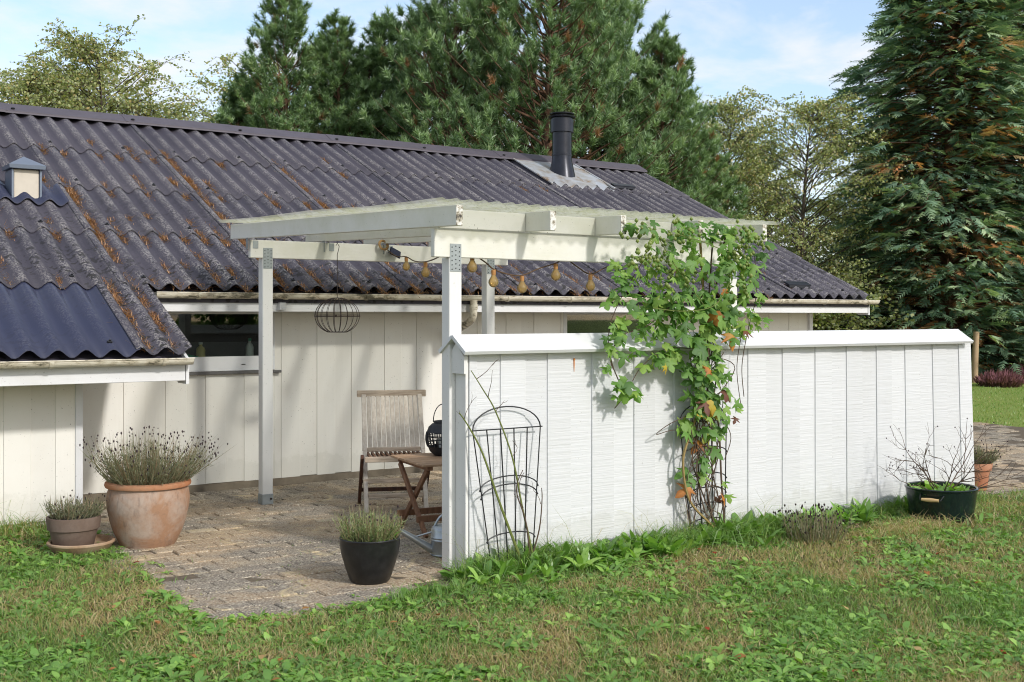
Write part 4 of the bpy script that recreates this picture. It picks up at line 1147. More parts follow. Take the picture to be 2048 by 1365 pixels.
def merge(parts):
    V = []; T = []; C = []; k = 0
    for v, t, c in parts:
        V.append(v); T.append(t + k); C.append(c); k += len(v)
    return np.concatenate(V), np.concatenate(T), np.concatenate(C)
def leaf_strip(P, D, L, W, tint, arch=0.5, fold=0.0, prof=(0.25, 0.75, 1.0, 0.7), rs=rng, roll=0.0):
    """broad leaves: 4 segment strips arching over; vectorised"""
    n = len(P); D = unit(D)
    hor = D.copy(); hor[:, 2] = 0; hor = unit(hor)
    side = np.stack([-hor[:, 1], hor[:, 0], np.zeros(n)], -1)
    if np.any(roll): side = unit(side + np.array([0, 0, 1]) * np.broadcast_to(roll, n)[:, None])
    L = np.broadcast_to(L, n)[:, None]; W = np.broadcast_to(W, n)[:, None]; arch = np.broadcast_to(arch, n)[:, None]
    rows = []
    p = P.copy(); d = D.copy(); S = len(prof)
    for i in range(S):
        w = W * prof[i] * 0.5
        wav = rs.normal(0, 0.08, (n, 1)) * W
        rows.append(p - side * w + np.array([0, 0, 1]) * wav); rows.append(p + side * w - np.array([0, 0, 1]) * wav)
        p = p + d * L / S
        d = unit(d - np.array([0, 0, 1]) * arch / S * 1.6)
    rows.append(p)
    V = np.stack(rows, 1); m = V.shape[1]; b = (np.arange(n) * m)[:, None]; T = []
    for i in range(S - 1):
        T.append(b + np.array([[2 * i, 2 * i + 1, 2 * i + 3]])); T.append(b + np.array([[2 * i, 2 * i + 3, 2 * i + 2]]))
    T.append(b + np.array([[2 * S - 2, 2 * S - 1, 2 * S]]))
    return V.reshape(-1, 3), np.concatenate(T), np.repeat(tint, m)
def add_veg(name, data, mat, parent=None, off=None):
    V, T, C = data
    if off is not None: V = V - np.asarray(off)
    return link(name, tri_mesh(name, V, T, C), mat, parent)
def fork(mb, p, d, L, r, depth, spread=0.6, up=0.15, tips=None, wig=0.18, n=5, kids=(2, 3)):
    """recursive bare twigs"""
    pts = [Vector(p)]; d = Vector(d).normalized()
    for i in range(3):
        d = (d + Vector((random.gauss(0, wig), random.gauss(0, wig), random.gauss(0, wig) + up * 0.3))).normalized()
        pts.append(pts[-1] + d * L / 3)
    mb.tube(pts, [r, r * .85, r * .7, r * .55], n)
    if depth == 0:
        if tips is not None: tips.append((pts[-1], d))
        return
    for k in range(random.randint(*kids)):
        dd = (d + Vector((random.gauss(0, spread), random.gauss(0, spread), random.gauss(0, spread * .7) + up))).normalized()
        fork(mb, pts[random.choice((2, 3, 3))], dd, L * random.uniform(0.55, 0.85), r * 0.6, depth - 1, spread, up, tips, wig, n, kids)

# ================================================================== TREES BEHIND THE HOUSE
def sway_tube(mb, pts, rs, n=5): mb.tube(pts, rs, n, False)
def pine_meshes(seed, H, R, nb=170, shoots=13):
    rs = np.random.default_rng(seed); rd = random.Random(seed)
    wood = MB()
    lean = Vector((rd.gauss(0, .02), rd.gauss(0, .02), 0))
    wood.tube([Vector((lean.x * z, lean.y * z, z)) for z in np.linspace(0, H * 0.97, 9)], [0.16 * (1 - .93 * k / 8) for k in range(9)], 7)
    SP = []; SD = []; ST = []
    for i in range(nb):
        t = 0.10 + 0.90 * ((i + rd.random()) / nb) ** 0.92
        z0 = H * t * 0.985
        az = i * 2.39996 + rd.gauss(0, 0.35)
        ln = R * (1 - t) ** 0.66 * rd.uniform(0.55, 1.15) + 0.14
        if t < 0.3: ln *= 0.72 + t
        el = 0.05 + 0.75 * t + rd.gauss(0, 0.12)
        o = Vector((cos(az), sin(az), 0)); lat = Vector((-sin(az), cos(az), 0))
        def B(s): return Vector((lean.x * z0, lean.y * z0, z0)) + o * (ln * s * cos(el)) + Vector((0, 0, ln * (s * sin(el) * 0.7 + 0.30 * s * s)))
        wood.tube([B(s) for s in (0, .3, .65, .95)], [0.035 * (1 - t) + .012, 0.024 * (1 - t) + .009, .010, .004], 3, False)
        ns = max(4, int(shoots * (0.35 + 0.85 * ln / R)))
        for k in range(ns):
            s = 1.02 - 0.62 * rd.random() ** 1.4
            sidew = rd.uniform(-1, 1) * ln * 0.36 * (1.15 - s * 0.75)
            p = B(s) + lat * sidew + Vector((0, 0, rd.gauss(0, 0.07) - abs(sidew) * 0.08))
            d = o * rd.uniform(0.15, 0.8) + lat * (sidew / max(ln, .1) * 1.6) + Vector((0, 0, rd.uniform(0.55, 1.2)))
            SP.append(tuple(p)); SD.append(tuple(d))
            ST.append(rd.uniform(0.91, 1.0) if (rd.random() < (0.10 if s < .62 else 0.007)) else rd.uniform(0.05, 0.80))
    SP.append((lean.x * H, lean.y * H, H * 0.97)); SD.append((0, 0, 1)); ST.append(.5)
    SP = np.array(SP); SD = unit(np.array(SD)); ST = np.array(ST)
    n = len(SP); Kn = 58
    P = np.repeat(SP, Kn, 0); A = np.repeat(SD, Kn, 0)
    tt = rs.random(n * Kn); Ls = np.repeat(rs.uniform(0.07, 0.20, n), Kn)
    perp = rs.normal(size=(n * Kn, 3)); perp = unit(perp - A * (perp * A).sum(-1, keepdims=True))
    ang = rs.uniform(0.25, 1.45, n * Kn)[:, None]
    D = A * np.cos(ang) + perp * np.sin(ang)
    base = P + A * (tt * Ls)[:, None]
    tint = np.clip(np.repeat(ST, Kn) + rs.normal(0, 0.07, n * Kn) * np.repeat(ST < .85, Kn) + 0.12 * (tt - .5) * np.repeat(ST < .85, Kn), 0, 1)
    tint = np.where(np.repeat(ST < .85, Kn), np.minimum(tint, 0.84), tint)
    crown = ribbons(base, D, rs.uniform(0.10, 0.16, n * Kn), 0.017, tint, rs=rs)
    return wood, crown
def birch_meshes(seed, H, R, nb=120, strands=10, leaves=15, size=0.075, brown=0.14):
    rs = np.random.default_rng(seed); rd = random.Random(seed)
    wood = MB()
    bend = [Vector((0.25 * sin(0.5 * z + seed), 0.2 * cos(0.43 * z + seed) - 0.2, z)) for z in np.linspace(0, H * .96, 9)]
    wood.tube(bend, [0.12 * (1 - .93 * k / 8) + .004 for k in range(9)], 7)
    LP = []; LT = []
    for i in range(nb):
        t = 0.14 + 0.86 * rd.random() ** 0.85
        k = t * 8 * .999; b0 = bend[int(k)].lerp(bend[min(8, int(k) + 1)], k - int(k))
        az = rd.uniform(0, 2 * pi); o = Vector((cos(az), sin(az), 0))
        ln = R * (0.35 + 1.15 * sin(pi * min(1, (1 - t) * 0.95 + .05)) ** 0.8) * rd.uniform(0.45, 1.05)
        up = rd.uniform(0.5, 1.1)
        pts = [b0, b0 + o * ln * .4 + Vector((0, 0, ln * .40 * up)), b0 + o * ln * .75 + Vector((0, 0, ln * .62 * up)), b0 + o * ln + Vector((0, 0, ln * .66 * up))]
        wood.tube(pts, [.028 * (1 - t) + .010, .014, .008, .004], 3, False)
        br = rd.random()
        for s_ in range(strands):
            s = rd.uniform(0.25, 1.0); q = s * 3 * .999; p0 = pts[int(q)].lerp(pts[int(q) + 1], q - int(q))
            a2 = rd.uniform(0, 2 * pi); dd = Vector((cos(a2), sin(a2), rd.uniform(-0.2, 0.9)))
            sl_ = rd.uniform(0.3, 0.85); end = None
            for m in range(leaves):
                u = (m + rd.random()) / leaves * sl_
                p = p0 + dd * u + Vector((0, 0, -0.75 * u * u))
                LP.append((p.x + rd.gauss(0, .035), p.y + rd.gauss(0, .035), p.z + rd.gauss(0, .035)))
                LT.append(min(1, max(0, (rd.uniform(.86, 1.0) if rd.random() < brown * (0.4 + br) else rd.uniform(0.05, 0.85)))))
            wood.tube([p0, p0 + dd * sl_ * .5 + Vector((0, 0, -0.19 * sl_ * sl_)), p0 + dd * sl_ + Vector((0, 0, -.75 * sl_ * sl_))], [.005, .004, .003], 3, False)
    LP = np.array(LP); n = len(LP)
    D = rs.normal(size=(n, 3)) + np.array([0, 0, -0.5]); D = unit(D)
    sd = rs.normal(size=(n, 3)); sd = unit(sd - D * (sd * D).sum(-1, keepdims=True))
    L = rs.uniform(0.7, 1.25, n)[:, None] * size; W = L * 0.40
    V = np.stack([LP, LP + D * L * .45 - sd * W, LP + D * L, LP + D * L * .45 + sd * W], 1).reshape(-1, 3)
    b = (np.arange(n) * 4)[:, None]
    T = np.concatenate([b + np.array([[0, 1, 2]]), b + np.array([[0, 2, 3]])])
    return wood, (V, T, np.repeat(np.array(LT), 4))
def cypress_meshes(seed, H, R, nb=860, fronds=22):
    rs = np.random.default_rng(seed); rd = random.Random(seed)
    wood = MB()
    wood.tube([(0, 0, z) for z in np.linspace(0, H * .97, 8)], [0.2 * (1 - .95 * k / 7) + .004 for k in range(8)], 7)
    FP = []; FD = []; FN = []; FT = []; FL = []
    for i in range(nb):
        t = 0.012 + 0.985 * ((i + rd.random()) / nb)
        z0 = H * t
        az = i * 2.39996 + rd.gauss(0, 0.4)
        ln = (R * (1 - t) ** 0.60 * (0.84 + 0.2 * sin(az * 3 + z0 * 1.7)) + 0.12) * rd.uniform(0.62, 1.10)
        o = Vector((cos(az), sin(az), 0)); lat = Vector((-sin(az), cos(az), 0))
        droop = rd.uniform(-0.05, 0.35)
        def B(s): return Vector((0, 0, z0)) + o * (ln * s) + Vector((0, 0, ln * (0.30 * s - (0.28 + droop) * s * s)))
        wood.tube([B(s) for s in (0, .4, .8, 1)], [.03 * (1 - t) + .008, .016, .009, .004], 3, False)
        dead = rd.random() < 0.06
        nf = int(fronds * (0.45 + 0.75 * min(1, ln / R)))
        for k in range(nf):
            s = 1.02 - 0.74 * rd.random() ** 1.2
            w = rd.uniform(-1, 1)
            p = B(s) + lat * (w * 0.30 * ln * (1.25 - s)) + Vector((0, 0, rd.gauss(0, 0.05)))
            d = o * rd.uniform(0.55, 1.0) + lat * (w * 0.75) + Vector((0, 0, rd.uniform(-0.40, 0.25)))
            FP.append(tuple(p)); FD.append(tuple(d))
            nn = Vector((rd.gauss(0, .35), rd.gauss(0, .35), 1)); FN.append(tuple(nn))
            FT.append(rd.uniform(.93, 1) if (dead and rd.random() < .7) or (s < .6 and rd.random() < .25) else rd.uniform(0.05, 0.62) + 0.26 * max(0, s - .75) / .25)
            FL.append(rd.uniform(0.26, 0.48))
    FP = np.array(FP); FD = unit(np.array(FD)); FN = np.array(FN); FT = np.array(FT); FL = np.array(FL)
    S = unit(np.cross(FD, FN)); n = len(FP); parts = []
    down = np.array([0, 0, -1.0])
    for j in range(7):
        u = 0.10 + 0.85 * j / 6.0
        base = FP + FD * (FL * u)[:, None] + down * (0.16 * FL * u * u)[:, None]
        ll = FL * (0.50 - 0.36 * u) * rs.uniform(0.75, 1.2, n)
        for sg in (-1, 1):
            d = unit(FD * 0.95 + S * sg * 0.85 + down * rs.uniform(0.0, 0.45, n)[:, None] + rs.normal(0, .12, (n, 3)))
            tn = np.where(FT > .9, FT, np.clip(FT + rs.normal(0, .05, n) + 0.16 * u, 0, .86))
            sd = unit(np.cross(d, FN))
            parts.append(ribbons(base, d, ll, ll * 0.30 + 0.008, tn, side=sd, rs=rs))
    tip = ribbons(FP, unit(FD + down * .2), FL * 1.05, 0.03, np.where(FT > .9, FT, np.clip(FT + .15, 0, .86)), side=S, rs=rs)
    parts.append(tip)
    return wood, merge(parts)

def tree_mesh_pair(name, pair, wood_mat, leaf_mat):
    w, c = pair
    me = bpy.data.meshes.new('trunk'); me.from_pydata([tuple(p) for p in w.v], [], w.f); me.update()
    me.polygons.foreach_set('use_smooth', [True] * len(w.f)); me.materials.append(MATS[wood_mat])
    mc = tri_mesh('crown', *c); mc.materials.append(MATS[leaf_mat])
    return me, mc
def plant_tree(name, meshes, loc, rz, sxy, sz, label, group, cat='tree', tilt=0.0):
    t = thing(name, loc, label, cat, group)
    t.rotation_euler = (tilt, 0, rz); t.scale = (sxy, sxy, sz)
    link('trunk', meshes[0], None, t); link('crown', meshes[1], None, t)
    return t
CAMF, CAMR = np.array([0.5664, 0.8241]), np.array([0.8241, -0.5664])
def at_bearing(px, d):
    """ground point d metres in front of the viewpoint, px in the 2048 wide photograph"""
    a = (px - 1024) / 2305.0
    q = (CAMF + CAMR * a) * d
    return (float(q[0]), float(q[1]), -0.05)

PINE = [tree_mesh_pair('p', pine_meshes(21 + k, 8.6, r, nb), 'bark_red', 'pine_needles') for k, (r, nb) in enumerate(((2.2, 200), (2.7, 240), (3.1, 270), (1.9, 180)))]
BIRCH = [tree_mesh_pair('b', birch_meshes(5 + k, 8.0, r, nb), 'bark_grey', 'birch_leaves') for k, (r, nb) in enumerate(((1.75, 140), (1.45, 125)))]
CYP = [tree_mesh_pair('c', cypress_meshes(9, 11.0, 3.2), 'bark_red', 'cypress_sprays'), tree_mesh_pair('c', cypress_meshes(19, 10.0, 3.0, 680), 'bark_red', 'cypress_sprays')]
# (mesh, bearing, distance, rotation, width scale, height m, words)
pines = [
    (0, 575, 23.0, 0.3, 0.95, 8.1, 'slender pine with tall pointed leader left of the pine group'),
    (3, 455, 24.5, 1.9, 0.85, 6.3, 'lowest small pine at the left end of the pine group'),
    (3, 700, 23.5, 4.0, 1.00, 7.6, 'narrow pine right of the pointed leader, second in height'),
    (0, 790, 25.0, 2.2, 1.05, 7.9, 'slim pine between the narrow pine and the tall open pine'),
    (1, 905, 22.5, 5.1, 0.98, 9.4, 'tall open pine with bare trunk showing above the roof ridge'),
    (2, 1085, 21.5, 0.9, 1.05, 10.2, 'broadest tallest pine standing behind the black flue pipe'),
    (2, 1215, 24.0, 3.3, 0.92, 9.3, 'tall pine right of the flue with a pointed top'),
    (1, 1325, 23.0, 1.2, 0.85, 7.1, 'middling pine on the descending right side of the group'),
    (3, 1405, 24.0, 2.7, 0.95, 5.4, 'short pine behind the right roof slope'),
    (3, 405, 27.0, 0.8, 0.9, 5.0, 'leftmost low pine beside the browning birch'),
    (1, 640, 25.0, 0.2, 0.90, 7.4, 'pine filling the gap behind the pointed leader'),
    (3, 515, 25.0, 5.5, 1.1, 6.6, 'bushy low pine between the small left pine and the leader'),
    (2, 845, 26.0, 1.4, 0.85, 8.4, 'pine in the second row left of the tall open pine'),
    (0, 1150, 27.0, 4.4, 1.2, 9.0, 'pine in the second row behind the flue'),
    (1, 1300, 27.5, 5.9, 1.0, 7.4, 'pine in the second row on the right side of the group'),
    (3, 745, 23.5, 3.1, 1.1, 7.0, 'short bushy pine in front of the slim pines'),
    (1, 985, 27.0, 3.9, 1.1, 9.2, 'pine in the second row left of the flue'),
    (0, 1450, 26.5, 0.7, 0.9, 3.9, 'lowest right pine in front of the birches'),
]
for k, px_, d_, rz, sw, hgt, lab in pines:
    plant_tree('pine_tree', PINE[k], at_bearing(px_, d_), rz, sw, hgt / 8.6, lab, 'pine trees behind the house')
birches = [
    (0, 20, 27.0, 0.4, 1.0, 7.2, 'leafy green-yellow birch at the left picture edge'),
    (1, 118, 30.0, 2.0, 1.15, 8.2, 'thin-crowned birch second from the left edge'),
    (0, 225, 28.5, 4.1, 1.0, 8.3, 'tallest yellowing birch above the left roof ridge'),
    (1, 335, 29.0, 5.3, 1.05, 6.9, 'browning birch next to the low pine'),
    (1, 470, 33.0, 1.1, 1.1, 8.7, 'airy birch top rising behind the small left pines'),
    (1, 1475, 29.0, 3.0, 0.8, 7.1, 'slim birch just right of the pines'),
    (0, 1605, 29.0, 0.9, 0.85, 7.0, 'full yellow-green birch between pines and dark cypress'),
    (1, 1540, 33.0, 4.4, 0.8, 6.6, 'birch in the second row behind the right birches'),
    (0, 1690, 34.0, 2.6, 0.8, 5.0, 'low birch half hidden beside the dark cypress'),
]
for k, px_, d_, rz, sw, hgt, lab in birches:
    plant_tree('birch_tree', BIRCH[k], at_bearing(px_, d_), rz, sw, hgt / 8.0, lab, 'birch trees behind the house')
for k, px_, d_, rz, sw, hgt, lab in [
    (0, 1900, 30.0, 0.6, 1.32, 14.8, 'huge dark cypress left of its twin at the right edge'),
    (1, 2085, 31.5, 2.4, 1.35, 15.0, 'dark cypress cut off by the right picture edge'),
    (1, 1800, 33.5, 4.0, 1.0, 7.8, 'lower dark cypress filling in behind the roof corner')]:
    plant_tree('cypress_tree', CYP[k], at_bearing(px_, d_), rz, sw, hgt / (11.0 if k == 0 else 10.0), lab, 'cypresses at the right')

# understorey bushes closing the gaps under the crowns
bush = [tree_mesh_pair('u', birch_meshes(40, 2.6, 1.15, 120, 8, 12, 0.085, 0.06), 'bark_grey', 'birch_leaves')]
for px_, d_, sw, sz, lab in ((1560, 31, 1.25, 1.1, 'leafy bush low behind the right roof corner'), (1660, 29, 1.3, 0.95, 'bush seen under the right eave end'), (1735, 33, 1.3, 1.0, 'bush between roof corner and dark cypress'),
                             (1480, 33, 1.4, 1.2, 'bush behind the short right pines')):
    plant_tree('bush', bush[0], at_bearing(px_, d_), px_ * 0.01, sw, sz, lab, 'bushes under the trees', 'bush')
# pink heather by the far lawn edge
def heather(px_, d_, r, h, lab, n=900):
    x, y, z = at_bearing(px_, d_)
    a = rng.uniform(0, 2 * pi, n); q = r * np.sqrt(rng.random(n))
    P = np.stack([x + q * np.cos(a), y + q * np.sin(a), np.full(n, 0.0)], -1)
    D = np.stack([np.cos(a) * q / r * .8, np.sin(a) * q / r * .8, np.ones(n)], -1) + rng.normal(0, .2, (n, 3))
    Ls = rng.uniform(0.6, 1.0, n) * h * (1 - .4 * (q / r) ** 2)
    t = thing('heather', (x, y, 0), lab, 'shrub')
    v1 = ribbons(P, D, Ls, 0.018, rng.uniform(0, .35, n))
    D2 = unit(D)
    v2 = ribbons(P + D2 * (Ls * .62)[:, None], D, Ls * .40, 0.035, rng.uniform(.4, 1, n))
    add_veg('sprigs', merge([v1, v2]), 'heather_bloom', t, (x, y, 0))
heather(2000, 25.3, 0.42, 0.42, 'pink blooming heather cushion at the far lawn edge')
heather(2062, 27.0, 0.6, 0.5, 'brownish heather clump at the right edge under the cypress')

# ================================================================== HOP VINE
VX, VY = 5.60, 5.76
vine = thing('hop_vine', (VX, VY, 0), 'green hop vine with cones climbing the screen and pergola beam', 'vine')
def leaf_outline(kind):
    half = [[(0.20, -0.12), (0.46, -0.06), (0.56, 0.22), (0.78, 0.56), (0.46, 0.53), (0.20, 0.50), (0.32, 0.74), (0.18, 0.98)],
            [(0.26, -0.14), (0.50, -0.04), (0.62, 0.18), (0.62, 0.44), (0.50, 0.58), (0.40, 0.62), (0.34, 0.84), (0.14, 1.00)],
            [(0.14, -0.08), (0.62, -0.18), (0.34, 0.12), (0.84, 0.42), (0.46, 0.42), (0.18, 0.40), (0.28, 0.74), (0.14, 0.98)]][kind]
    return [(0, 0.02)] + half + [(0, 1.12)] + [(-x, y) for x, y in reversed(half)]
def leaf_arrays(kind, curl):
    o = leaf_outline(kind)
    def z(x, y): return -0.30 * curl * abs(x) + 0.10 * (1 - y) - 0.28 * curl * y * y + 0.05 * sin(9 * x + 5 * y)
    V = [(x, y, z(x, y)) for x, y in o]; n = len(o)
    cy = (0.36, 0.36, 0.30)[kind]
    V += [(0, cy, z(0, cy) + .05)]
    F = [(i, (i + 1) % n, n) for i in range(n)]
    return np.array(V), np.array(F)
LEAVES = {}
def leaf_mesh(kind, tint):
    key = (kind, tint)
    if key not in LEAVES:
        V, F = leaf_arrays(kind, 0.6 + 0.4 * kind)
        tn = np.clip(tint + 0.06 * (np.abs(V[:, 0]) - .3) + (0.0 if tint < .8 else 0.03) * V[:, 1], 0, 1)
        me = tri_mesh('leaf', V, F, tn); me.materials.append(MATS['hop_leaves']); LEAVES[key] = me
    return LEAVES[key]
# cx, cz, rx, rz, count, y centre, y spread, size, yellow share
blobs = [(5.48, 1.80, 0.40, 0.32, 130, 5.68, 0.13, 0.080, 0.01), (5.50, 1.50, 0.34, 0.22, 85, 5.70, 0.10, 0.090, 0.03),
         (5.00, 1.78, 0.34, 0.24, 70, 5.70, 0.12, 0.072, 0.0), (4.85, 1.60, 0.20, 0.25, 30, 5.72, 0.08, 0.070, 0.0),
         (5.15, 1.55, 0.22, 0.16, 36, 5.74, 0.08, 0.078, 0.0), (5.30, 2.12, 0.55, 0.06, 62, 5.66, 0.10, 0.068, 0.0),
         (5.80, 2.02, 0.20, 0.14, 34, 5.65, 0.10, 0.066, 0.0), (5.98, 1.72, 0.07, 0.30, 20, 5.70, 0.08, 0.062, 0.0), (5.97, 1.46, 0.08, 0.09, 14, 5.70, 0.06, 0.06, 0.05),
         (4.75, 1.36, 0.09, 0.17, 15, 5.74, 0.05, 0.078, 0.0), (4.82, 1.06, 0.13, 0.07, 13, 5.76, 0.04, 0.082, 0.0),
         (5.10, 1.30, 0.26, 0.08, 26, 5.74, 0.05, 0.080, 0.03), (5.55, 1.22, 0.20, 0.14, 48, 5.72, 0.07, 0.086, 0.05),
         (5.56, 0.98, 0.17, 0.13, 38, 5.73, 0.06, 0.084, 0.07), (5.75, 0.86, 0.12, 0.12, 14, 5.76, 0.05, 0.07, 0.05),
         (5.42, 0.80, 0.14, 0.06, 8, 5.76, 0.04, 0.105, 0.05), (5.62, 0.68, 0.16, 0.08, 9, 5.76, 0.05, 0.10, 0.3), (5.50, 0.50, 0.14, 0.14, 7, 5.76, 0.05, 0.095, 0.2), (5.74, 0.32, 0.05, 0.08, 5, 5.76, 0.03, 0.075, 0.35)]
cand = []
for (cx, cz, rx, rz, n, yc, ys_, sz, yl) in blobs:
    for _ in range(n):
        a = random.uniform(0, 2 * pi); q = sqrt(random.random())
        x, z = cx + rx * q * cos(a), cz + rz * q * sin(a)
        y = yc + random.gauss(0, ys_ * .55)
        lim = 5.835 if z < 1.32 else (5.77 if z < 1.45 else 5.95)
        y = min(y, lim)
        s = sz * random.uniform(0.55, 1.08)
        u = random.random()
        tint = random.choice((0.1, 0.3, 0.44, 0.56, 0.66, 0.78)) if u > yl else random.choice((0.80, 0.88, 0.95, 1.0))
        if z < 1.3 and tint < .3 and random.random() < .5: tint += 0.4
        cand.append((x, y, z, s, tint))
cand += [(5.70, 5.66, 1.425, 0.10, 0.93), (5.52, 5.68, 1.19, 0.075, 0.95), (5.56, 5.68, 0.945, 0.085, 0.88), (5.68, 5.68, 1.02, 0.08, 1.0), (5.48, 5.69, .97, .09, 1.0), (5.40, 5.68, 1.40, 0.14, 0.08)]
order = sorted(cand, key=lambda c: (-(c[3]) + 0.25 * (c[1] - 5.6)))
rest_parts = []
for i, (x, y, z, s, tint) in enumerate(order):
    tip = Vector((random.gauss(0, 0.8), random.uniform(-0.9, 0.0), random.uniform(-1.0, 0.2))).normalized()
    nrm = Vector((random.gauss(0, 0.45), -0.7, random.uniform(0.1, 1.3)))
    nrm = (nrm - tip * nrm.dot(tip)).normalized(); xa = tip.cross(nrm)
    Mx = Matrix(((xa.x, tip.x, nrm.x), (xa.y, tip.y, nrm.y), (xa.z, tip.z, nrm.z)))
    kind = random.choice((0, 0, 2, 2)) if s < 0.115 else random.choice((0, 1, 1))
    if i < 300:
        o = link('leaf', leaf_mesh(kind, tint), None, vine, (x - VX, y - VY, z))
        o.rotation_euler = Mx.to_euler(); o.scale = (s, s, s)
    else:
        V, F = leaf_arrays(kind, 0.7)
        V = (V * s) @ np.array(Mx).T + np.array([x - VX, y - VY, z])
        rest_parts.append((V, F, np.full(len(V), tint)))
lm = add_veg('leaf_mass', merge(rest_parts), 'hop_leaves', vine); tag(lm, kind='stuff')
# hop cones in hanging clusters
OV = np.array([(0, 0, 0.55), (1, 0, 0), (0, 1, 0), (-1, 0, 0), (0, -1, 0), (0.7, 0.7, -.5), (-.7, .7, -.5), (-.7, -.7, -.5), (.7, -.7, -.5), (0, 0, -1.3)])
OF = np.array([(0, 1, 2), (0, 2, 3), (0, 3, 4), (0, 4, 1), (1, 5, 2), (2, 6, 3), (3, 7, 4), (4, 8, 1), (2, 5, 6), (3, 6, 7), (4, 7, 8), (1, 8, 5), (5, 9, 6), (6, 9, 7), (7, 9, 8), (8, 9, 5)])
cparts = []
for _ in range(46):
    u = random.random()
    if u < .45: c = Vector((random.uniform(4.75, 5.2), 5.62 + random.gauss(0, .05), random.uniform(1.82, 2.16)))
    elif u < .8: c = Vector((random.uniform(5.65, 6.1), 5.60 + random.gauss(0, .05), random.uniform(1.88, 2.17)))
    else: c = Vector((random.uniform(4.7, 6.0), 5.58 + random.gauss(0, .05), random.uniform(1.5, 2.0)))
    for k in range(random.randint(4, 8)):
        p = c + Vector((random.gauss(0, .035), random.gauss(0, .025), random.gauss(-.02, .04)))
        V = OV * np.array([0.0125, 0.0125, 0.017]) * random.uniform(.8, 1.25) + np.array(p) - np.array([VX, VY, 0])
        cparts.append((V, OF, np.full(len(V), random.random())))
tag(add_veg('hop_cones', merge(cparts), 'hop_cones', vine), kind='stuff')
def stem(pts, r, mat='stem_brown', n=5): MB().tube(spline(pts, 6), r, n).build('stem', mat, vine)
stem([(5.72, 5.72, 0.0), (5.60, 5.74, 0.12), (5.42, 5.76, 0.30), (5.36, 5.76, 0.55), (5.42, 5.77, 0.72), (5.52, 5.77, 0.95), (5.50, 5.75, 1.30), (5.55, 5.76, 1.62), (5.50, 5.74, 2.05)], 0.009, 'stem_tan')
stem([(5.66, 5.74, 0.0), (5.60, 5.75, 0.25), (5.55, 5.77, 0.5), (5.48, 5.76, 0.75), (5.58, 5.75, 1.05), (5.56, 5.73, 1.5), (5.60, 5.72, 2.1)], 0.006)
stem([(5.74, 5.74, 0.0), (5.72, 5.76, 0.4), (5.70, 5.77, 0.8), (5.60, 5.76, 1.2), (5.64, 5.74, 1.7), (5.70, 5.70, 2.1)], 0.007)
stem([(5.70, 5.74, 0.0), (5.50, 5.76, 0.42), (5.46, 5.77, 0.62), (5.62, 5.77, 0.90), (5.68, 5.77, 1.2), (5.55, 5.74, 1.6)], 0.005)
for k in range(15):
    x0 = random.uniform(5.40, 5.75)
    pts = [(x0, 5.75, random.uniform(0, .2))]
    for z in np.linspace(0.3, 1.3, 6): pts.append((5.56 + random.gauss(0, 0.085), 5.76 + random.gauss(0, .02), z + random.gauss(0, .05)))
    stem(pts, 0.0032)
stem([(5.20, 5.70, 1.62), (5.00, 5.72, 1.48), (4.80, 5.73, 1.42), (4.72, 5.75, 1.28), (4.80, 5.77, 1.14), (4.84, 5.78, 1.02), (4.78, 5.78, .95)], 0.0035)
stem([(4.95, 5.70, 1.9), (4.78, 5.72, 1.66), (4.70, 5.74, 1.45), (4.74, 5.76, 1.25), (4.86, 5.78, 1.04)], 0.003)
stem([(5.50, 5.74, 1.32), (5.20, 5.75, 1.33), (5.00, 5.76, 1.22), (4.92, 5.77, 1.12)], 0.003)
stem([(5.00, 5.60, 2.05), (5.12, 5.58, 1.88), (5.28, 5.58, 1.72), (5.42, 5.6, 1.60)], 0.003, 'stem_green')
stem([(5.85, 5.62, 2.02), (5.60, 5.56, 1.98), (5.35, 5.56, 2.04), (5.15, 5.58, 2.08)], 0.003, 'stem_green')
stem([(5.62, 5.58, 1.78), (5.45, 5.55, 1.62), (5.20, 5.57, 1.58), (4.95, 5.6, 1.60)], 0.003, 'stem_green')
stem([(5.98, 5.70, 2.0), (6.02, 5.72, 1.7), (5.96, 5.74, 1.45), (5.92, 5.76, 1.2), (5.95, 5.77, 0.98)], 0.003)
stem([(5.90, 5.72, 1.5), (5.86, 5.75, 1.2), (5.92, 5.77, 0.92)], 0.0028)
stem([(5.42, 5.76, 0.88), (5.25, 5.78, 0.82), (5.14, 5.78, 0.76), (5.28, 5.78, 0.78), (5.45, 5.77, 0.77)], 0.003)
stem([(5.66, 5.76, 0.9), (5.82, 5.77, 0.72), (5.76, 5.77, 0.55)], 0.003)

# ---- bare rose canes in front of the trellis
rose = thing('rose_bush', (4.03, 5.72, 0), 'bare thorny rose canes growing up through the wire trellis', 'shrub')
def cane(pts, r0, r1, mat):
    P = spline(pts, 6); n = len(P)
    MB().tube(P, [r0 + (r1 - r0) * i / (n - 1) for i in range(n)], 6).build('cane', mat, rose)
cane([(4.03, 5.72, 0.0), (3.90, 5.71, 0.28), (3.81, 5.70, 0.48), (3.70, 5.69, 0.74), (3.60, 5.68, 0.90), (3.52, 5.66, 0.99)], 0.0095, 0.003, 'stem_green')
cane([(4.08, 5.72, 0.0), (4.07, 5.71, 0.12), (4.00, 5.71, 0.39), (3.92, 5.70, 0.70), (3.80, 5.70, 0.98), (3.70, 5.69, 1.12), (3.62, 5.69, 1.23)], 0.008, 0.0025, 'stem_green')
cane([(4.06, 5.71, 0.05), (4.02, 5.70, 0.30), (3.95, 5.70, 0.50), (3.99, 5.69, 0.62)], 0.006, 0.0025, 'stem_brown')
cane([(4.07, 5.71, 0.08), (4.12, 5.70, 0.25), (4.14, 5.70, 0.42), (4.13, 5.69, 0.50)], 0.005, 0.0025, 'stem_brown')
tw = MB()
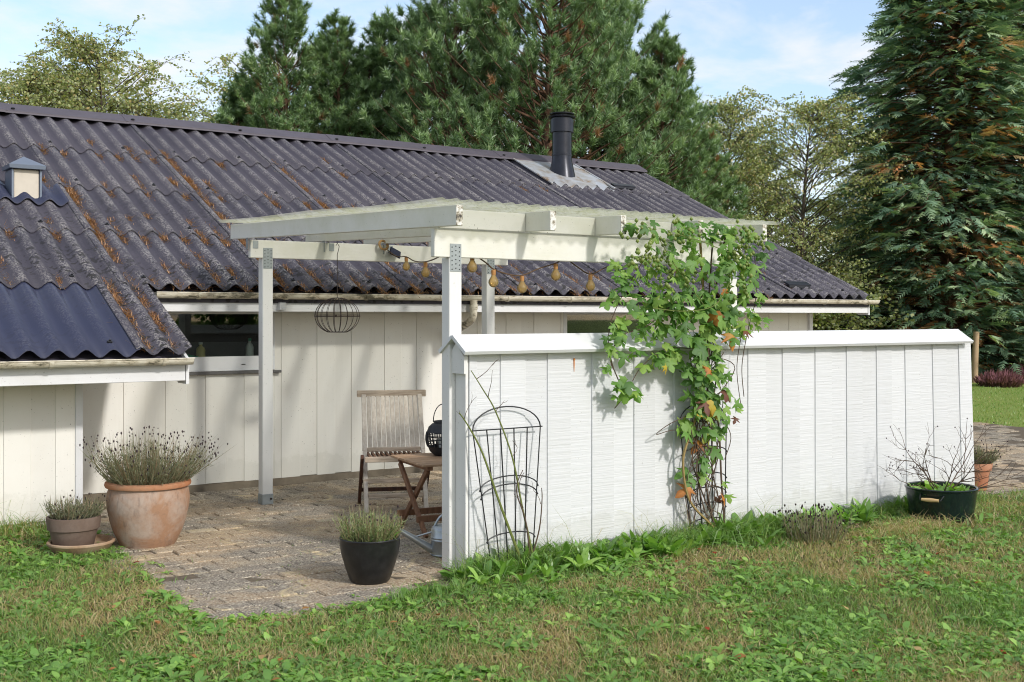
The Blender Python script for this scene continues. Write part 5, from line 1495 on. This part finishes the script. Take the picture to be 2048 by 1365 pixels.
for b in ((3.92, 5.70, 0.70), (3.80, 5.70, 0.98), (3.74, 5.69, 1.07), (3.60, 5.68, 0.90), (3.97, 5.70, 0.5), (4.0, 5.7, .39), (4.13, 5.7, .4), (3.56, 5.67, .95), (3.66, 5.69, 1.18)):
    fork(tw, b, (random.gauss(0, .5), random.gauss(0, .25), 0.8), random.uniform(0.06, 0.12), 0.0026, 1, 0.6, 0.1, None, 0.2, 4, (1, 2))
tag(tw.build('twigs', 'stem_brown', rose), kind='stuff')

# ---- bare shrub and rosettes in the enamel tub
shr = thing('bare_shrub', (TX, TY, 0.2), 'leafless branching shrub growing out of the enamel tub', 'shrub')
sm_ = MB(); tips = []
for k in range(9):
    a = 2 * pi * k / 9 + random.gauss(0, .3)
    lean = random.uniform(0.6, 1.7)
    fork(sm_, (TX + 0.03 * cos(a), TY + 0.03 * sin(a), 0.19), (cos(a) * lean, sin(a) * lean * .6, 1.0), random.uniform(0.20, 0.29), 0.0062, 3, 0.50, 0.08, tips, 0.16, 5, (2, 3))
fork(sm_, (TX, TY, .19), (1.0, -0.55, 0.16), 0.36, 0.006, 2, 0.3, 0.06, tips, .1)
fork(sm_, (TX, TY, .19), (1.0, -0.3, 0.5), 0.36, 0.006, 2, 0.3, 0.06, tips, .1)
sm_.build('branches', 'stem_brown', shr)
hp = MB()
for p, d in tips[::3]: hp.lathe([(0, -.006), (0.006, 0), (0, .007)], p, 6)
tag(hp.build('dry_buds', 'seed_dark', shr), kind='stuff')
def rosette_arrays(centers, leaves, Lr, Wr, el=(0.3, 0.9), arch=0.7, tint=(0.1, 0.9), prof=(0.22, 0.7, 1.0, 0.75)):
    P = []; D = []; L = []; W = []; T = []
    for (x, y, z, s) in centers:
        n = random.randint(*leaves); a0 = random.uniform(0, 6.28); bt = random.uniform(*tint)
        for k in range(n):
            a = a0 + 6.283 * k / n + random.gauss(0, .25); e = random.uniform(*el)
            P.append((x + .004 * cos(a), y + .004 * sin(a), z)); D.append((cos(a) * cos(e), sin(a) * cos(e), sin(e)))
            ll = s * random.uniform(*Lr); L.append(ll); W.append(ll * random.uniform(*Wr)); T.append(min(1, max(0, bt + random.gauss(0, .13))))
    return leaf_strip(np.array(P), np.array(D), np.array(L), np.array(W), np.array(T), arch, prof=prof, roll=rng.normal(0, .15, len(P)))
cs = []
for _ in range(26):
    a = random.uniform(0, 6.28); q = 0.21 * sqrt(random.random()); cs.append((TX + q * cos(a), TY + q * sin(a), 0.19, 1.0))
tw_ = thing('tub_weeds', (TX, TY, 0.19), 'low green leaves covering the soil inside the enamel tub', 'plant')
tag(add_veg('leaves', rosette_arrays(cs, (4, 7), (0.05, 0.10), (0.38, 0.6), (0.3, 1.3), .5, (.3, 1)), 'weed_leaves', tw_, (TX, TY, 0.19)), kind='stuff')

# ---- lavenders and herbs in pots
def lavender(x, y, z, r0, reach, h, n, heads, lab, leafmat='lavender_green', nleaf=9, skew=(0, 0), cat='lavender', name='lavender_plant', lw=0.0055, hl=1.0):
    t = thing(name, (x, y, z), lab, cat)
    a = rng.uniform(0, 2 * pi, n); q = np.sqrt(rng.random(n))
    P = np.stack([x + r0 * q * np.cos(a), y + r0 * q * np.sin(a), np.full(n, z)], -1)
    tilt = q * rng.uniform(0.55, 1.0, n)
    D = np.stack([np.cos(a) * tilt * reach / h + skew[0] * q, np.sin(a) * tilt * reach / h + skew[1] * q, np.ones(n)], -1) + rng.normal(0, .10, (n, 3))
    L = (1 - 0.65 * rng.random(n) ** 1.6) * h * np.sqrt(1 + (tilt * reach / h) ** 2) * (1 - 0.28 * q)
    Du = unit(D)
    stems = ribbons(P, D, L, 0.0048, rng.uniform(.80, 1, n), bend=rng.uniform(-.5, .1, n), segs=2)
    so = add_veg('stems', stems, leafmat, t, (x, y, z)); tag(so, kind='stuff')
    m = n * nleaf; u = rng.uniform(0.08, 0.72, m)
    lp = np.repeat(P, nleaf, 0) + np.repeat(Du, nleaf, 0) * (np.repeat(L, nleaf) * u)[:, None]
    ld = np.repeat(Du, nleaf, 0) * .9 + rng.normal(0, .55, (m, 3))
    tag(add_veg('leaves', ribbons(lp, ld, rng.uniform(0.02, 0.042, m), lw, np.clip(rng.normal(.5, .25, m), 0, .95)), leafmat, t, (x, y, z)), kind='stuff')
    k = np.where(rng.random(n) < heads)[0]
    if len(k):
        tipP = P[k] + Du[k] * L[k][:, None] * 0.97
        parts = []
        for i, p in enumerate(tipP):
            w = random.uniform(.0036, .0062) * hl
            V = OV * np.array([w, w, w * random.uniform(1.4, 2.4)]) + (p - np.array([x, y, z]))
            parts.append((V, OF, np.full(len(V), .5)))
        tag(add_veg('seed_heads', merge(parts), 'seed_dark', t), kind='stuff')
    return t
lavender(BPX, BPY, 0.39, 0.22, 0.54, 0.44, 680, 0.36, 'spreading faded lavender with dark seed heads in the big pot', nleaf=9, skew=(0.15, -0.1))
lavender(SPX - .02, SPY, 0.205, 0.14, 0.20, 0.20, 200, 0.10, 'scraggly dry lavender in the small brown clay pot', nleaf=9, skew=(0.35, 0.1))
lavender(KPX, KPY, 0.225, 0.145, 0.19, 0.27, 230, 0.10, 'greenish thin-stemmed herb in the round black pot', 'lavender_fresh', 11, cat='herb', name='herb_plant')
lavender(6.30, 5.42, 0.0, 0.20, 0.17, 0.27, 260, 0.6, 'low cropped lavender tuft with dark heads before the screen', 'lavender_green', 4, name='lavender_plant', hl=1.15)
lavender(RPX, RPY, 0.225, 0.11, 0.24, 0.24, 260, 0.15, 'straggly lavender in the terracotta pot beyond the screen', nleaf=8, skew=(.25, -.1))
# a few broad weed leaves inside the black pot
wp = thing('pot_weed', (KPX + .05, KPY - .06, 0.235), 'small bright weed leaves at the black pot rim', 'weed')
tag(add_veg('leaves', rosette_arrays([(KPX + .07, KPY - .08, .235, 1), (KPX - .06, KPY - .1, .235, .7), (KPX + .1, KPY + .02, .24, .9)], (2, 3), (0.06, 0.1), (.5, .7), (.4, 1.2), .5, (.6, 1)), 'weed_leaves', wp, (KPX + .05, KPY - .06, 0.235)), kind='stuff')

# ================================================================== LAWN
def view_points(n, d0, d1, power, lat=0.47):
    u = rng.random(n)
    if power == 1: d = d0 * (d1 / d0) ** u
    else: d = 1 / ((1 / d0) * (1 - u) + (1 / d1) * u)
    l_ = rng.uniform(-lat, lat, n) * d
    return CAMF[0] * d + CAMR[0] * l_, CAMF[1] * d + CAMR[1] * l_, d
def on_lawn(x, y):
    ok = ~hard_ground(x, y)
    ok &= ~((x > 3.72) & (x < 8.85) & (y > 5.86) & (y < 6.05))
    for (px_, py_, r) in ((BPX, BPY, .24), (SPX, SPY, .20), (KPX, KPY, .13), (TX, TY, .235)):
        ok &= (x - px_) ** 2 + (y - py_) ** 2 > r * r
    return ok
def dryness(x, y):
    v = 0.55 * vnoise(x, y, 1.5, 12) + 0.35 * vnoise(x, y, 4.3, 13) + 0.2 * vnoise(x, y, 9.0, 14)
    v += 0.38 * np.exp(-((x - 6.9) ** 2 / 1.0 + (y - 4.9) ** 2 / 0.35)) + 0.3 * np.exp(-((x - 1.9) ** 2 / .12 + (y - 7.0) ** 2 / .5))
    v += 0.25 * np.exp(-((y - 5.15) ** 2) / 0.05) * (x > 3.8) + 0.35 * np.exp(-((x - 1.8) ** 2 / .5 + (y - 4.9) ** 2 / .25))
    return v
x, y, d = view_points(260000, 4.1, 11.0, 1)
ok = on_lawn(x, y); x, y, d = x[ok], y[ok], d[ok]; n = len(x)
dr = dryness(x, y)
z = ground_z(x, y) - 0.004
P = np.stack([x, y, z], -1)
D = np.stack([rng.normal(0, .55, n), rng.normal(0, .55, n), np.ones(n)], -1)
hh = rng.uniform(0.022, 0.055, n) * (1 + 0.25 * vnoise(x, y, 3.1, 15))
prob = np.clip(0.41 + 1.0 * dr, 0.06, 0.95)
dry = rng.random(n) < prob
tint = np.where(dry, rng.uniform(0.62, 1.0, n), rng.uniform(0.0, 0.58, n))
D[dry, :2] *= 1.5
half = rng.random(n) < .35
g1 = ribbons(P[half], D[half], hh[half] * 1.3, 0.0036 * (d[half] / 5) ** .5, tint[half], bend=rng.uniform(.2, .9, half.sum()), segs=2)
g2 = ribbons(P[~half], D[~half], hh[~half], 0.0042 * (d[~half] / 5) ** .5, tint[~half])
gr = add_veg('grass', merge([g1, g2]), 'grass_blades')
tag(gr, 'patchy mown grass, green and dry, covering the lawn', 'grass', kind='stuff')
# lawn beyond the drive
x, y, d = view_points(30000, 15.0, 27.0, 1, 0.46)
ok = on_lawn(x, y) & (x > 14.9); x, y, d = x[ok], y[ok], d[ok]; n = len(x)
fgd = vnoise(x, y, 0.8, 22)
fp = np.stack([x, y, ground_z(x, y)], -1)
far_g = ribbons(fp, np.stack([rng.normal(0, .4, n), rng.normal(0, .4, n), np.ones(n)], -1), rng.uniform(.02, .05, n), 0.016, np.clip(rng.normal(.50, .13, n) + .14 * fgd, 0, .9))
tag(add_veg('far_grass', far_g, 'grass_blades'), 'sunlit grass on the lawn beyond the paved drive', 'grass', kind='stuff')
# broad-leaved weeds spread through the lawn
x, y, d = view_points(20000, 4.1, 10.5, 1)
dens = 0.45 * vnoise(x, y, 1.9, 31) + 0.4 * vnoise(x, y, 5.0, 32) - 0.45 * dryness(x, y) + 0.34
edge = np.exp(-((y - 5.62) ** 2) / .02) * ((x > 1.9) & (x < 3.5)) + np.exp(-((x - 2.0) ** 2) / .02) * ((y > 5.5) & (y < 6.4))
ok = on_lawn(x, y) & ((rng.random(len(x)) < np.clip(dens, 0.03, .9)) | (rng.random(len(x)) < edge * .8))
x, y = x[ok][:7600], y[ok][:7600]
cs = [(x[i], y[i], float(ground_z(x[i], y[i])) + .002, random.uniform(.5, 1.35)) for i in range(len(x))]
lw = add_veg('lawn_weeds', merge([rosette_arrays(cs[::2], (3, 6), (0.028, 0.062), (0.36, 0.62), (0.25, 1.0), .7, (.1, 1)),
                                  rosette_arrays(cs[1::2], (4, 7), (0.04, 0.085), (0.22, 0.36), (0.2, 0.9), .8, (.0, .8))]), 'weed_leaves')
tag(lw, 'low broad-leaved weeds spread through the whole front lawn', 'weeds', kind='stuff')
# longer grass at the foot of the screen, pots and house
def fringe(n, fx, fy, h, wid=0.0035, tn=(0.0, .6), lean=.45):
    x, y = fx(n), fy(n)
    ok = on_lawn(x, y); x, y = x[ok], y[ok]; m = len(x)
    return ribbons(np.stack([x, y, ground_z(x, y)], -1), np.stack([rng.normal(0, lean, m), rng.normal(0, lean, m), np.ones(m)], -1), rng.uniform(h[0], h[1], m), wid, rng.uniform(tn[0], tn[1], m), bend=rng.uniform(.2, 1.1, m), segs=2)
U = rng.uniform; N_ = rng.normal
fr = [fringe(4600, lambda n: U(3.5, 8.8, n), lambda n: 5.87 - np.abs(N_(0, .10, n)), (.06, .19)),
      fringe(1800, lambda n: U(5.0, 6.4, n), lambda n: 5.82 - np.abs(N_(0, .14, n)), (.10, .24)),
      fringe(900, lambda n: N_(4.05, .22, n), lambda n: 5.84 - np.abs(N_(0, .10, n)), (.12, .26)),
      fringe(260, lambda n: N_(3.35, .16, n), lambda n: N_(5.86, .07, n) - .1, (.10, .22)),
      fringe(420, lambda n: U(3.0, 3.5, n), lambda n: U(5.45, 5.66, n), (.05, .13)),
      fringe(90, lambda n: U(3.6, 6.2, n), lambda n: 5.84 - np.abs(N_(0, .05, n)), (.28, .48), .0022, (.5, .9), .5),
      fringe(900, lambda n: U(1.2, 2.15, n), lambda n: 8.9 - np.abs(N_(0, .16, n)), (.06, .18), .004, (.1, .9)),
      fringe(60, lambda n: U(1.3, 2.0, n), lambda n: 8.86 - np.abs(N_(0, .1, n)), (.25, .48), .003, (.3, .9), .8),
      fringe(500, lambda n: N_(7.7, .35, n), lambda n: N_(5.3, .18, n), (.05, .14), .0035, (.2, 1)),
      fringe(700, lambda n: N_(7.15, .30, n), lambda n: N_(5.25, .10, n), (.06, .15), .004, (.65, 1), .8),
      fringe(600, lambda n: U(8.2, 10.5, n), lambda n: U(5.3, 5.85, n), (.05, .13), .004, (.2, 1))]
tag(add_veg('tall_grass', merge(fr), 'grass_blades'), 'longer uncut grass along the screen foot, pots and wall', 'grass', kind='stuff')
# larger weeds one can pick out along the screen
ORD = 'leftmost,second,third,fourth,fifth,sixth,seventh,eighth,ninth,tenth,eleventh,twelfth,thirteenth,fourteenth,fifteenth,sixteenth,seventeenth,eighteenth'.split(',')
seen_w = [0, 0]
def weed(x, y, s, k, kind):
    lab = (ORD[seen_w[kind]] + [' upright broad-leaved weed along the screen foot, counted from the left', ' spreading dandelion in the grass before the screen, counted from the left'][kind])
    seen_w[kind] += 1
    t = thing('weed', (x, y, 0), lab, 'weed',
              ['broad weeds along the screen foot', 'dandelions near the screen'][kind])
    if kind == 0: dat = rosette_arrays([(x, y, 0.0, s)], (4, 7), (0.10, 0.19), (0.24, 0.34), (0.6, 1.35), .8, (.25, .95))
    else: dat = rosette_arrays([(x, y, 0.0, s)], (7, 11), (0.10, 0.17), (0.20, 0.30), (0.3, 0.9), .7, (.2, .8))
    add_veg('leaves', dat, 'weed_leaves', t, (x, y, 0)).data
    tag(t.children[0], kind='stuff')
for (wx, wy, s, k) in sorted(((3.62, 5.55, .9, 0), (3.45, 5.50, .8, 1), (3.80, 5.46, 1.0, 0), (4.05, 5.50, .8, 0), (4.35, 5.55, 1.1, 0), (4.52, 5.60, .8, 0), (4.62, 5.52, .9, 1), (4.78, 5.58, 1.2, 0), (4.98, 5.60, 1.0, 0), (5.12, 5.68, 1.15, 0),
                       (5.25, 5.64, 1.0, 0), (5.38, 5.66, .9, 1), (5.52, 5.60, 1.0, 0), (5.70, 5.64, 1.1, 0), (5.85, 5.66, 1.0, 0), (5.98, 5.70, .9, 1), (6.08, 5.62, .8, 0), (6.75, 5.66, .95, 0), (6.95, 5.70, 1.0, 0), (7.10, 5.68, .9, 0), (7.28, 5.66, .8, 1),
                       (3.22, 5.55, .8, 1), (4.45, 5.35, .8, 1), (3.95, 5.35, .7, 1), (7.95, 5.10, .9, 1), (7.75, 5.08, .7, 0), (6.5, 5.15, .8, 1)), key=lambda q: (0.824 * q[0] - 0.566 * q[1]) / (0.566 * q[0] + 0.824 * q[1])):
    weed(wx + random.gauss(0, .02), wy + random.gauss(0, .02), s, 0, k)
# moss, straw and seedlings creeping from the lawn onto the paving
x = U(1.9, 3.6, 5200); y = U(5.5, 8.9, 5200)
dx_ = np.minimum(x - patio_edge_x(y), y - patio_edge_y(x))
keep = (rng.random(5200) < np.exp(-np.clip(dx_, 0, 9) / 0.07) * (0.55 + 0.45 * vnoise(x, y, 4.0, 41))) & (dx_ > -0.05)
for (px_, py_, r) in ((BPX, BPY, .22), (SPX, SPY, .20), (KPX, KPY, .12)): keep &= (x - px_) ** 2 + (y - py_) ** 2 > r * r
x, y = x[keep], y[keep]; m = len(x)
eg = ribbons(np.stack([x, y, np.full(m, -.004)], -1), np.stack([N_(0, .8, m), N_(0, .8, m), np.ones(m)], -1), U(.02, .06, m), .0045, U(0, 1, m), bend=U(.2, 1, m), segs=2)
jx = U(2.1, 5.0, 900); jy = 5.56 + np.round((U(5.62, 8.5, 900) - 5.56) / BW) * BW + N_(0, .004, 900)
ok = (jx > patio_edge_x(jy)) & (jx < .6 * jy) & (vnoise(jx, jy, 2.2, 44) > 0.1); jx, jy = jx[ok], jy[ok]; m = len(jx)
jg = ribbons(np.stack([jx, jy, np.full(m, -.004)], -1), np.stack([N_(0, .9, m), N_(0, .9, m), np.ones(m)], -1), U(.008, .03, m), .004, U(.1, .9, m))
ew = rosette_arrays([(x[i], y[i], 0.0, random.uniform(.4, 1.0)) for i in range(0, len(x), 9)], (3, 6), (0.03, 0.06), (0.34, 0.6), (0.25, 1.0), .7, (.1, 1))
tag(add_veg('edge_grass', merge([eg, jg]), 'grass_blades'), 'sparse grass and moss creeping over the patio edge and joints', 'grass', kind='stuff')
tag(add_veg('edge_weeds', ew, 'weed_leaves'), 'small seedlings along the ragged patio edge', 'weeds', kind='stuff')
# leafy strip of weeds along the screen foot
sx_ = U(3.5, 8.3, 330); sy_ = 5.84 - np.abs(N_(0, .13, 330)) - .03
kp = on_lawn(sx_, sy_) & ((vnoise(sx_, sy_, 2.4, 51) > -0.25) | (sx_ < 6.2)); sx_, sy_ = sx_[kp], sy_[kp]
cs = [(sx_[i], sy_[i], 0.0, random.uniform(1.0, 2.0)) for i in range(len(sx_))]
tag(add_veg('foot_weeds', merge([rosette_arrays(cs[::2], (3, 6), (0.05, 0.10), (0.30, 0.5), (0.5, 1.35), .6, (.0, .9)), rosette_arrays(cs[1::2], (4, 7), (0.06, 0.12), (0.18, 0.3), (0.5, 1.3), .7, (.0, .7))]), 'weed_leaves'),
    'dense leafy strip of small weeds growing at the screen foot', 'weeds', kind='stuff')
# fallen leaves
x, y, d = view_points(150, 4.2, 8.5, 1)
ok = on_lawn(x, y); x, y = x[ok][:70], y[ok][:70]
fl_ = rosette_arrays([(x[i], y[i], 0.03, 1.0) for i in range(len(x))], (1, 1), (0.03, 0.06), (.4, .7), (-.2, .5), .4, (0, 1))
tag(add_veg('fallen_leaves', fl_, 'fallen_leaf'), 'dry red and brown leaves fallen on the front lawn', 'leaves', kind='stuff')
